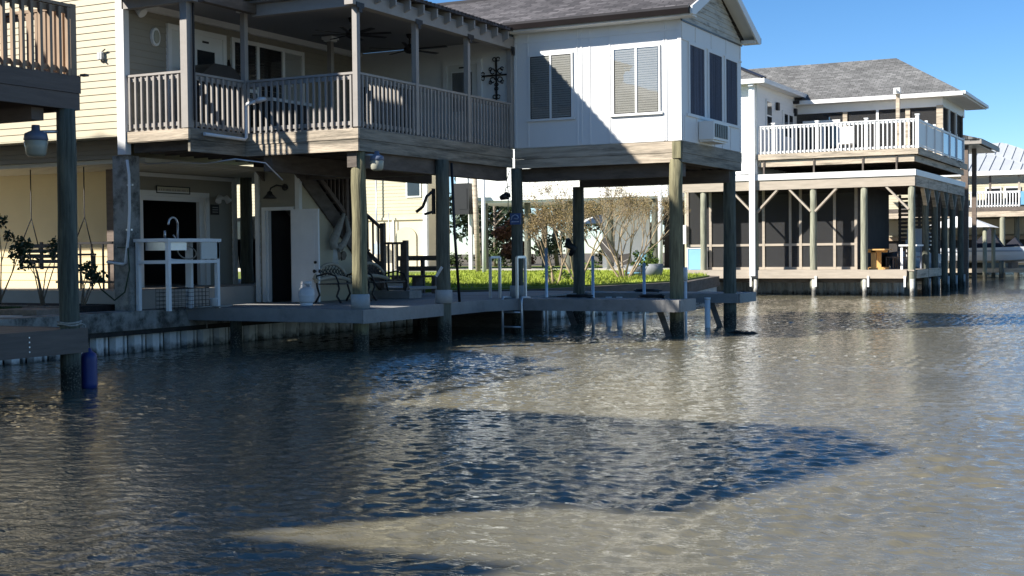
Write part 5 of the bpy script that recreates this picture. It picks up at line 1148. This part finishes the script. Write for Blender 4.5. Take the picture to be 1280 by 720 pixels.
part(MB().box(-14.799, -14.79, 52.5, 52.95, 6.3, 7.2).box(-14.799, -14.79, 53.2, 53.7, 6.3, 7.2), 'pane', M['darkglass'], d_)
for y, z in ((51.5, 7.4), (54.1, 7.4)): part(MB().box(-14.84, -14.74, y - .12, y + .12, z - .15, z + .15), 'wall_lantern', M['blackmetal'], rh)
# main roof
RX, RY, RZ = -8.2, 54.05, 7.85
rid = [(-18, 57.3, 9.77), (-11.35, 57.3, 9.77)]
part(MB().add([(-18, RY, RZ), (RX, RY, RZ), rid[1], rid[0]], [(0, 1, 2, 3)]).add([(-18, 60.5, RZ), (RX, 60.5, RZ), rid[1], rid[0]], [(3, 2, 1, 0)]), 'main_roof', M['shing2'], rh)
part(MB().add([(RX, RY, RZ), (RX, 60.5, RZ), rid[1]], [(0, 1, 2)]), 'main_roof', M['shing2x'], rh)
part(MB().box(-15.3, RX, RY - .03, RY, RZ - .15, RZ + .01).box(RX, RX + .03, RY - .03, 60.5, RZ - .15, RZ + .01).box(-15.3, RX - .001, RY, 54.45, RZ - .14, RZ - .12).box(-9.0, RX - .001, 54.45, 60.4, RZ - .14, RZ - .12), 'eave_trim', M['white'], rh)
part(MB().box(RX + .03, RX + .13, RY, 60.5, RZ - .1, RZ + .02), 'gutter', M['white'], rh)
part(MB().box(-15.3, -14.6, RY - .13, RY - .03, RZ - .12, RZ), 'gutter', M['gutter'], rh)
# upper screened porch
PF = 54.5
part(MB().box(-14.86, -9.0, PF, PF + .1, 7.35, 7.75).box(-9.1, -9.0, PF + .1, 60, 7.35, 7.75), 'porch_header', M['white'], rh)
part(MB().box(-14.86, -9.0, PF, PF + .08, 5.34, 5.45), 'porch_sill', M['white'], rh)
for x in (-11.55,): part(MB().box(x - .05, x + .05, PF, PF + .09, 5.45, 7.35), 'porch_post', M['white'], rh)
for x in (-12.85, -10.35): part(MB().box(x - .09, x + .09, PF - .02, PF + .09, 5.45, 7.35), 'porch_post', M['wood'], rh)
part(MB().box(-9.24, -8.99, PF - .02, PF + .12, 5.34, 7.4), 'porch_post', M['wood'], rh)
for y in (56.1, 57.8, 59.4): part(MB().box(-9.1, -8.98, y - .06, y + .06, 5.34, 7.4), 'porch_post', M['darkwood' if y > 58 else 'white'], rh)
part(MB().box(-14.86, -9.1, PF + .04, PF + .045, 5.45, 7.35), 'screen', M['screen'], rh)
part(MB().box(-9.055, -9.05, PF + .1, 59.8, 5.45, 7.35), 'screen', M['screen'], rh)
part(MB().box(-14.8, -9.1, 59.9, 60, 5.34, 7.75), 'back_wall', M['tansiding'], rh)
part(MB().box(-14.84, -9.1, PF + .1, 59.9, 7.7, 7.75), 'porch_ceiling', M['ceil'], rh)
w = part(MB().box(-14.6, -13.05, PF - .02, PF, 5.45, 7.05).box(-13.75, -13.7, PF - .03, PF - .02, 5.45, 7.05), 'sliding_door', M['white'], rh)
part(MB().box(-14.5, -13.8, PF - .03, PF - .0201, 5.55, 6.95).box(-13.65, -13.15, PF - .03, PF - .0201, 5.55, 6.95), 'pane', M['darkglass'], w)
part(MB().box(-10.44, -10.30, 52.6, 52.72, 5.33, 7.9), 'tall_post', M['wood'], rh)
part(MB().box(-10.50, -10.25, 52.45, 52.6, 7.72, 7.95).tube([(-10.4, 52.4, 7.85), (-10.4, 52.2, 7.82)], .06, 8), 'camera', M['white'], rh)
# upper deck
part(MB().box(-14.85, -8.92, Y0 + .02, 60, 5.27, 5.33), 'upper_deck_floor', M['wood'], rh)
part(MB().box(-14.85, -8.9, Y0 - .04, Y0 + .01, 5.12, 5.335).box(-8.915, -8.86, Y0 + .02, 59.9, 5.10, 5.335), 'upper_fascia', M['wood'], rh)
part(MB().box(-14.8, -9.05, Y0 + .06, Y0 + .11, 4.86, 5.10).box(-9.05, -9.0, Y0 + .12, 59.8, 4.86, 5.10), 'upper_beam', M['wood'], rh)
for x in (-14.6, -12.7, -10.9, -9.7): part(MB().box(x, x + .06, Y0 + .02, Y0 + .058, 4.55, 5.11), 'beam_strap', M['darkwood'], rh)
jj = MB()
for y in np.arange(49.2, 59.8, .6): jj.box(-14.8, -9.1, y, y + .05, 4.88, 5.26)
part(jj, 'upper_joists', M['darkwood'], rh)
ra = railing(rh, (-14.75, Y0 + .06), (-9.0, Y0 + .06), 5.33, 6.40, M['white'], .15, bal=.042, names='deck_railing')
for x in (-14.2, -12.55, -10.75): part(MB().box(x - .055, x + .055, Y0 + .0, Y0 + .11, 5.33, 6.46).box(x - .075, x + .075, Y0 - .02, Y0 + .13, 6.46, 6.5), 'rail_post', M['white'], rh)
part(MB().box(-9.0, -8.88, Y0 + .0, Y0 + .12, 5.33, 6.5).box(-9.02, -8.86, Y0 - .02, Y0 + .14, 6.5, 6.55), 'rail_post', M['white'], rh)
part(MB().box(-14.84, -14.76, Y0 + .0, Y0 + .12, 5.33, 6.4), 'rail_post', M['white'], rh)
ysd = [48.9, 50.6, 52.3, 54.0, 55.7, 57.4, 59.2]
for i, (a, b) in enumerate(zip(ysd[:-1], ysd[1:])):
    part(MB().box(-8.955, -8.935, a + .12, b - .02, 5.48, 6.28), 'rail_panel', M['white' if i < 3 else 'blueglass'], rh, 'white privacy panel' if i < 3 else 'blue tinted panel')
    part(MB().box(-8.99, -8.89, b - .05, b + .05, 5.33, 6.45), 'rail_post', M['white'], rh)
part(MB().box(-8.97, -8.91, 48.92, 59.2, 6.3, 6.38).box(-8.96, -8.92, 48.92, 59.2, 5.40, 5.46), 'rail_bars', M['white'], rh)
# lower beam with white flashing
part(MB().box(-18.1, -8.98, Y0 - .05, Y0 + .02, 4.36, 4.58).box(-9.05, -8.96, Y0 + .03, 60, 4.36, 4.57), 'flashing', M['white'], rh)
part(MB().box(-18.1, -9.02, Y0 + .0, Y0 + .06, 3.99, 4.359), 'lower_beam', M['tan_screenwood'], rh)
part(MB().box(-9.06, -9.0, Y0 + .07, 60, 3.98, 4.359), 'lower_beam', M['wood'], rh)
jj = MB().box(-18.0, -9.1, Y0 + .1, 60, 4.37, 4.42)
for y in np.arange(49.3, 59.9, .7): jj.box(-18, -9.1, y, y + .05, 4.1, 4.37)
part(jj, 'lower_joists', M['darkwood'], rh)
# posts with knee braces
def rpost(x, y, m='pilelight', foot=True, braces=(1, 1)):
    pile(x, y, 4.0 if y < 49.5 else 4.3, m, .125, .28, host=rh, nm='post')
    part(MB().tube([(x + .03, y - .09, -1.0), (x + .03, y - .09, .64)], .085, 10), 'post_sleeve', M['sleeve'], rh)
    for sx, on in ((-1, braces[0]), (1, braces[1])):
        if on: part(MB().beam((x + sx * .08, y - .02, 3.15), (x + sx * .88, y - .02, 3.98), .07, .20, up=(0, 1, 0)), 'knee_brace', M['tan_screenwood'], rh)
for x, br_ in ((-9.16, (1, 0)), (-10.85, (0, 0)), (-12.72, (1, 1)), (-14.95, (1, 1)), (-17.0, (0, 0))): rpost(x, Y0 + .14, braces=br_)
for y in (51.4, 53.4, 55.6, 57.6, 59.7):
    pile(-9.12, y, 4.3, 'pile', .125, -1.2, host=rh, nm='post')
    part(MB().tube([(-9.05 + .09, y - .06, -.8), (-9.05 + .09, y - .06, .6)], .05, 8), 'post_sleeve', M['sleeve'], rh)
    for s1 in (-1, 1): part(MB().beam((-9.1, y + s1 * .08, 3.35), (-9.1, y + s1 * .7, 3.98), .06, .14, up=(1, 0, 0)), 'knee_brace', M['wood'], rh)
part(MB().box(-15.09, -14.87, Y0 - .16, Y0 - .07, .75, 7.9).box(-15.07, -14.89, Y0 - .3, Y0 - .08, 7.9, 8.0), 'downspout', M['pvc'], rh)
# lower deck
part(MB().box(-18.3, -9.05, Y0 + .0, 54.2, .92, .97), 'lower_deck_floor', M['tan_screenwood'], rh)
part(MB().box(-18.3, -9.3, Y0 - .06, Y0 - .002, .66, .972), 'lower_fascia', M['tan_screenwood'], rh)
part(MB().box(-9.05, -9.0, Y0 + .3, 54.2, .66, .972), 'lower_fascia', M['wood'], rh)
part(MB().box(-18.2, -9.2, Y0 + .3, Y0 + .4, .5, .7).box(-18.2, -9.2, 51.5, 51.6, .5, .7), 'lower_joists', M['darkwood'], rh)
for x in (-15.1, -12.62, -10.7, -9.4): part(MB().box(x, x + .07, Y0 - .1, Y0 - .061, .35, .75), 'fender_post', M['white'], rh)
# screened room
YS2 = 50.0
sc2 = MB()
for x in (-18.1, -17.15, -15.0, -13.95, -13.55, -12.25, -11.45): sc2.box(x, x + .10, YS2, YS2 + .09, .97, 4.1)
for a, b in zip((-18.0, -17.05, -14.9, -13.85, -13.45, -12.15), (-17.15, -15.0, -13.95, -13.55, -12.25, -11.45)): sc2.box(a, b, YS2 + .01, YS2 + .08, 1.88, 1.97).box(a, b, YS2 + .01, YS2 + .08, .97, 1.07)
part(sc2, 'screen_frame', M['tan_screenwood'], rh)
part(MB().box(-18.0, -11.4, YS2 + .04, YS2 + .044, 1.0, 4.1), 'screen', M['screen'], rh)
part(MB().box(-18.0, -11.4, YS2 + .05, YS2 + .054, 1.07, 1.88), 'screen', M['screen'], rh)
part(MB().box(-11.45, -11.4, YS2 + .1, 56, .97, 4.1), 'room_side', M['darkin'], rh)
part(MB().box(-18.1, -11.46, 56, 56.1, .97, 4.3).box(-18.2, -18.1, YS2 + .1, 56, .97, 4.3), 'room_back', M['tansiding'], rh)
part(MB().box(-18.1, -11.46, YS2 + .1, 56, 4.3, 4.36), 'room_ceiling', M['darkin'], rh)
ss = MB()
for z in np.arange(1.4, 3.9, .17): ss.box(-11.3, -9.6, 57.4, 57.45, z, z + .10)
ss.box(-11.3, -11.2, 57.46, 57.55, .9, 4).box(-9.7, -9.6, 57.46, 57.55, .9, 4).box(-10.5, -10.4, 57.46, 57.55, .9, 4)
part(ss, 'slat_screen', M['darkwood'], rh)
part(MB().box(-14, -9.2, 54.3, 60, .5, .56), 'boat_cradle', M['darkwood'], rh)
# furniture on the right house
pt2 = thing('picnic_table', 'honey coloured pine table on the lower deck of the white house', 'table', (-10.6, 49.3, .97))
part(MB().box(-11.0, -10.15, 49.05, 50.5, 1.68, 1.73), 'tabletop', M['yellowwood'], pt2)
for y in (49.25, 50.2):
    part(MB().box(-10.67, -10.50, y - .03, y + .03, 1.05, 1.68).box(-10.95, -10.22, y - .03, y + .03, .972, 1.05).box(-10.9, -10.27, y - .03, y + .03, 1.6, 1.679), 'trestle_leg', M['yellowwood'], pt2)
def chair(label, x, y, m, group='wooden chairs on the lower deck'):
    t = thing('patio_chair', label, 'chair', (x, y, .97), group)
    part(MB().box(x - .24, x + .24, y - .24, y + .24, 1.39, 1.43), 'seat', M[m], t)
    part(MB().box(x + .2, x + .24, y - .23, y + .23, 1.7, 1.78).box(x + .2, x + .24, y - .23, y + .23, 1.52, 1.6).box(x + .2, x + .24, y - .24, y - .2, 1.43, 1.9).box(x + .2, x + .24, y + .2, y + .24, 1.43, 1.9), 'backrest', M[m], t)
    for sx in (-.21, .21):
        for sy in (-.21, .21): part(MB().box(x + sx - .025, x + sx + .025, y + sy - .025, y + sy + .025, .972, 1.39), 'leg', M[m], t)
chair('brown wooden chair drawn up beside the pine table', -9.85, 50.4, 'darkwood')
chair('brown wooden chair standing behind the pine table', -10.35, 51.6, 'darkwood')
chair('navy blue chair right of the pine table', -9.55, 51.9, 'curtain')
ct = thing('fish_cleaning_table', 'white topped table between the right deck posts', 'table', (-9.35, 50.2, .97))
part(MB().box(-9.75, -9.1, 49.6, 50.9, 1.82, 1.88), 'tabletop', M['white'], ct)
for y in (49.7, 50.8): part(MB().box(-9.7, -9.62, y - .04, y + .04, .972, 1.82), 'leg', M['white'], ct)
tp = thing('teal_panel', 'teal blue framed door panel leaning outside the screened room', 'panel', (-17.6, 49.85, .97))
part(MB().box(-17.98, -17.22, 49.86, 49.89, .98, 1.80), 'panel', M['gate'], tp)
part(MB().box(-18.02, -17.98, 49.84, 49.9, .975, 1.84).box(-17.22, -17.18, 49.84, 49.9, .975, 1.84).box(-17.979, -17.221, 49.84, 49.9, 1.80, 1.84), 'frame', M['boatwhite'], tp)
single(MB().box(-18.24, -18.06, 49.86, 49.95, 2.0, 2.75), 'electric_meter', M['white'], 'narrow white electric box at the left of the screened room', 'meter', (-18.15, 49.9, 2))
for i, (x, y, lab) in enumerate(((-14.2, 52.5, 'pale chair inside the screened room by the white downspout'), (-12.8, 52.3, 'pale chair inside the screened room near the middle post'))):
    chair(lab, x, y, 'boatwhite', 'pale chairs in the screened room')
wb = thing('wicker_basket', 'round pale wicker basket inside the screened room', 'basket', (-11.9, 50.8, .97))
part(MB().lathe([(0, 0), (.22, 0), (.3, .2), (.28, .42), (.25, .42), (.26, .2), (0, .03)], (-11.9, 50.8, .97), 16), 'body', M['blindwhite'], wb)
part(MB().tube([(-11.9 + .28 * math.cos(a), 50.8, 1.39 + .2 * math.sin(a)) for a in np.linspace(0, math.pi, 10)], .015, 6), 'handle', M['rail'], wb)
uc = thing('deck_chair', 'white deck chair on the upper deck behind the white railing', 'chair', (-12.0, 51, 5.33))
part(MB().box(-12.3, -11.8, 50.8, 51.3, 5.75, 5.8), 'seat', M['white'], uc)
part(MB().box(-12.3, -11.8, 51.3, 51.34, 5.8, 6.45), 'backrest', M['white'], uc)
for x in (-12.28, -11.84):
    for y in (50.82, 51.28): part(MB().box(x, x + .05, y - .02, y + .03, 5.33, 5.75), 'leg', M['white'], uc)
# boat in the lift
def hull(mb, xa, xb, yc, zb, zt, bw, bow=1, n=10):
    """a hull running along x from xa (stern) to xb (bow)"""
    rows = []
    for i in range(n + 1):
        t = i / n; x = xa + (xb - xa) * t; w_ = bw * (1 - max(0, (t - .45) / .55) ** 2.2) + .02
        sh = zt + .22 * max(0, t - .3) ** 1.5; kb = zb + (zt - zb) * .75 * max(0, (t - .6) / .4) ** 2
        rows.append([(x, yc - w_, sh), (x, yc - w_ * .93, (sh + kb) / 2), (x, yc - w_ * .75, kb + .12), (x, yc, kb), (x, yc + w_ * .75, kb + .12), (x, yc + w_ * .93, (sh + kb) / 2), (x, yc + w_, sh)])
    v = [p for r_ in rows for p in r_]; f = []
    for i in range(n):
        for j in range(6): f.append((i * 7 + j, (i + 1) * 7 + j, (i + 1) * 7 + j + 1, i * 7 + j + 1))
    f.append(tuple(range(7))[::-1])
    for i in range(n): f.append((i * 7, i * 7 + 6, (i + 1) * 7 + 6, (i + 1) * 7))
    mb.add(v, f, False); return mb
def xf(mb, c, ang):
    ca, sa = math.cos(ang), math.sin(ang)
    mb.v = [(c[0] + (x - c[0]) * ca - (y - c[1]) * sa, c[1] + (x - c[0]) * sa + (y - c[1]) * ca, z) for x, y, z in mb.v]; return mb
bt1 = thing('lift_boat', 'white outboard boat raised in the lift beside the white house', 'boat', (-10.4, 56, .9))
C1 = (-10.4, 56.5)
part(xf(hull(MB(), C1[0] + 2.0, C1[0] - 3.6, C1[1], .75, 1.5, .95), C1, R(90)), 'hull', M['boatgrey'], bt1)
part(xf(MB().box(C1[0] - .4, C1[0] + .3, C1[1] - .35, C1[1] + .35, 1.5, 2.1).box(C1[0] - .05, C1[0] + .02, C1[1] - .35, C1[1] + .35, 2.1, 2.55), C1, R(90)), 'console', M['boatwhite'], bt1)
om = xf(MB().extr([(C1[0] + 2.1, C1[1] - .22, 1.75), (C1[0] + 2.75, C1[1] - .22, 1.8), (C1[0] + 2.8, C1[1] - .22, 2.25), (C1[0] + 2.6, C1[1] - .22, 2.42), (C1[0] + 2.15, C1[1] - .22, 2.35)], (0, .44, 0)).extr([(C1[0] + 2.3, C1[1] - .08, .9), (C1[0] + 2.55, C1[1] - .08, .9), (C1[0] + 2.7, C1[1] - .08, 1.75), (C1[0] + 2.2, C1[1] - .08, 1.75)], (0, .16, 0)), C1, R(90))
omo = part(om, 'outboard_motor', M['boatwhite'], bt1)
part(xf(MB().box(C1[0] + 2.1, C1[0] + 2.82, C1[1] - .225, C1[1] + .225, 2.26, 2.31), C1, R(90)), 'stripe', M['curtain'], omo)
part(xf(MB().extr([(C1[0] + 2.25, C1[1] - .03, .6), (C1[0] + 2.75, C1[1] - .03, .72), (C1[0] + 2.6, C1[1] - .03, .9), (C1[0] + 2.3, C1[1] - .03, .9)], (0, .06, 0)), C1, R(90)), 'propeller_leg', M['boatwhite'], omo)

# ------------------------------------------------------------------ FAR SHORE
fb = thing('brown_boathouse', 'brown timber boathouse porch just beyond the white house', 'boathouse', (-10, 64, 0))
part(MB().box(-16, -8.85, 63.8, 70, 6.62, 6.72), 'roof', M['shing2'], fb)
part(MB().extr([(-16, 63.75, 6.72), (-8.8, 63.75, 6.72), (-11.2, 63.75, 7.35), (-16, 63.75, 7.35)], (0, 6, 0)), 'gable', M['shing2'], fb)
part(MB().box(-16, -8.9, 63.74, 63.8, 6.5, 6.62).box(-8.9, -8.82, 63.74, 70, 6.5, 6.7), 'eave_trim', M['rail'], fb)
part(MB().box(-16, -9.0, 63.9, 69.9, 6.46, 6.5), 'soffit', M['white'], fb)
part(MB().box(-9.75, -9.45, 64.0, 64.25, -1, 6.46), 'post', M['brown'], fb)
part(MB().box(-12, -9.76, 64.05, 64.15, 3.2, 4.75), 'wall', M['brown'], fb)
part(MB().box(-12.5, -9.76, 64.0, 64.04, 4.76, 4.9), 'rail', M['tan_screenwood'], fb)
part(MB().box(-9.6, -9.4, 66.2, 66.4, -1, 6.46), 'post', M['brown'], fb)
fh = thing('metal_roofed_house', 'tan waterfront house with pale standing seam metal roof far right', 'house', (-12, 88, 0))
part(MB().box(-24, -8.0, 93.05, 104, .7, 7.0), 'wall_core', M['tansiding'], fh)
part(MB().lap((-24, 93), (-8.0, 93), .8, 7.0, .18), 'siding', M['tansiding'], fh)
def seam_roof(name, x0, x1, y0, y1, z, rx0, rx1, ry, rz):
    part(MB().add([(x0, y0, z), (x1, y0, z), (rx1, ry, rz), (rx0, ry, rz), (x0, y1, z), (x1, y1, z)], [(0, 1, 2, 3), (1, 5, 2), (5, 4, 3, 2), (4, 0, 3), (0, 4, 5, 1)]), name, M['metalroof'], fh)
    sm_ = MB()
    for x in np.arange(x0 + .3, x1, .6):
        t = 1.0
        if x > rx1: t = (x1 - x) / (x1 - rx1)
        if x < rx0: t = (x - x0) / (rx0 - x0)
        sm_.beam((x, y0, z + .03), (x, y0 + (ry - y0) * t, z + (rz - z) * t + .03), .05, .06)
    for y in np.arange(y0 + .4, y1 - .3, .6):
        t = 1 - abs((y - (y0 + y1) / 2) / ((y1 - y0) / 2))
        sm_.beam((x1, y, z + .03), (x1 + (rx1 - x1) * min(1, t), y, z + (rz - z) * min(1, t) + .03), .05, .06)
    part(sm_, 'roof_seams', M['metalroof'], fh)
seam_roof('upper_roof', -24, -7.2, 92, 105, 6.9, -18, -12.1, 97.5, 9.0)
seam_roof('porch_roof', -20, -8.2, 84.5, 91.5, 6.35, -16, -11.5, 88, 7.55)
part(MB().box(-20, -8.2, 84.44, 84.5, 6.1, 6.36).box(-8.2, -8.14, 84.44, 91.5, 6.1, 6.36), 'eave_trim', M['white'], fh)
for x in (-14.2, -12.1, -11.25, -9.6, -8.6): part(MB().box(x - .06, x + .06, 84.9, 85.02, 4.2, 6.1), 'porch_post', M['tan_screenwood' if x in (-12.1, -9.6) else 'darkwood'], fh)
part(MB().box(-20, -8.5, 84.8, 92.9, 3.95, 4.2), 'deck', M['darkwood'], fh)
railing(fh, (-14.5, 84.85), (-9.5, 84.85), 4.2, 5.15, M['white'], .17, bal=.06, names='deck_railing')
part(MB().box(-9.5, -8.6, 84.83, 84.87, 4.3, 5.1), 'rail_panel', M['blueglass'], fh)
for x0_, x1_ in ((-12.6, -11.6), (-11.4, -10.4)):
    w = part(MB().box(x0_, x1_, 92.9, 92.98, 4.6, 5.75), 'window', M['white'], fh)
    part(MB().box(x0_ + .08, x1_ - .08, 92.88, 92.899, 4.7, 5.65), 'pane', M['darkglass'], w)
part(MB().box(-9.8, -8.2, 92.9, 92.98, 4.3, 6.2), 'patio_door', M['darkglass'], fh)
part(MB().box(-20, -10.2, 84.82, 84.95, 3.6, 3.94).box(-10.2, -8.6, 84.82, 84.95, 3.6, 3.94), 'deck_beam', M['wood'], fh)
for x, y, m_ in ((-10.55, 85.0, 'pilelight'), (-9.9, 86.5, 'pile'), (-9.5, 88.5, 'pile'), (-9.2, 90.5, 'pile'), (-13.8, 85.2, 'pile')): pile(x, y, 3.95, m_, .16, host=fh)
part(MB().box(-20, -8.6, 91.9, 92, .8, 2.3), 'lower_wall', M['darkin'], fh)
part(MB().box(-20, -8.6, 91.8, 91.89, 2.6, 3.6), 'upper_band', M['yellow'], fh)
part(MB().box(-20, -8.6, 91.7, 91.8, 2.25, 2.5), 'orange_band', M['cardboard'], fh)
bs = thing('boathouse_roof', 'low white hipped boathouse roof behind the dark boat cover', 'boathouse', (-11, 76, 0))
part(MB().add([(-13.5, 75, 2.85), (-9.95, 75, 2.85), (-9.95, 79, 2.85), (-13.5, 79, 2.85), (-11.4, 77, 3.5), (-12, 77, 3.5)], [(0, 1, 4, 5), (1, 2, 4), (2, 3, 5, 4), (3, 0, 5), (3, 2, 1, 0)]), 'roof', M['whitesiding'], bs)
for x, y in ((-13.2, 75.3), (-10.25, 75.3), (-10.25, 78.7)): part(MB().tube([(x, y, -1), (x, y, 2.85)], .11, 8), 'post', M['pilelight'], bs)
b2 = thing('bay_boat', 'long white bay boat with navy canvas cover on a far lift', 'boat', (-10.5, 80.5, .8))
part(hull(MB(), -13.6, -6.9, 80.5, .88, 1.72, 1.1), 'hull', M['boatwhite'], b2)
part(MB().box(-13.5, -8.3, 79.37, 79.40, 1.50, 1.58), 'rub_rail', M['boatgrey'], b2)
part(MB().add([(-11.7, 79.8, 1.72), (-9.9, 79.8, 1.72), (-9.9, 81.2, 1.72), (-11.7, 81.2, 1.72), (-10.65, 80.2, 2.85), (-10.65, 80.8, 2.85)], [(0, 1, 4), (1, 2, 5, 4), (2, 3, 5), (3, 0, 4, 5)]), 'canvas_cover', M['navy'], b2)
part(MB().add([(-9.9, 79.9, 1.75), (-8.9, 79.9, 1.82), (-8.9, 81.1, 1.82), (-9.9, 81.1, 1.75), (-9.3, 80.2, 2.3), (-9.3, 80.8, 2.3)], [(0, 1, 4), (1, 2, 5, 4), (2, 3, 5), (3, 0, 4, 5)]), 'bow_cover', M['navy'], b2)
b3 = thing('skiff', 'white skiff with a pale console at the far right edge', 'boat', (-7.2, 84.8, .8))
part(hull(MB(), -9.7, -5.0, 83.6, .7, 1.3, .9), 'hull', M['boatwhite'], b3)
part(MB().box(-8.3, -7.6, 83.3, 83.9, 1.3, 2.0), 'console', M['boatwhite'], b3)
lf2 = thing('boat_lift', 'weathered wooden lift dock below the long bay boat', 'boat lift', (-10.5, 79, .3))
part(MB().box(-13.8, -8.6, 78.6, 79.0, .32, .55), 'beam', M['wood'], lf2)
part(MB().box(-13.8, -8.6, 81.6, 82.0, .32, .55), 'beam', M['wood'], lf2)
for x in (-13.5, -9.8): part(MB().tube([(x, 78.5, -1.2), (x, 78.5, 1.0)], .13, 8), 'post', M['pile'], lf2)
for x in (-12.5, -9.5): part(MB().box(x, x + .2, 78.9, 81.9, .551, .88), 'bunk', M['darkwood'], lf2)
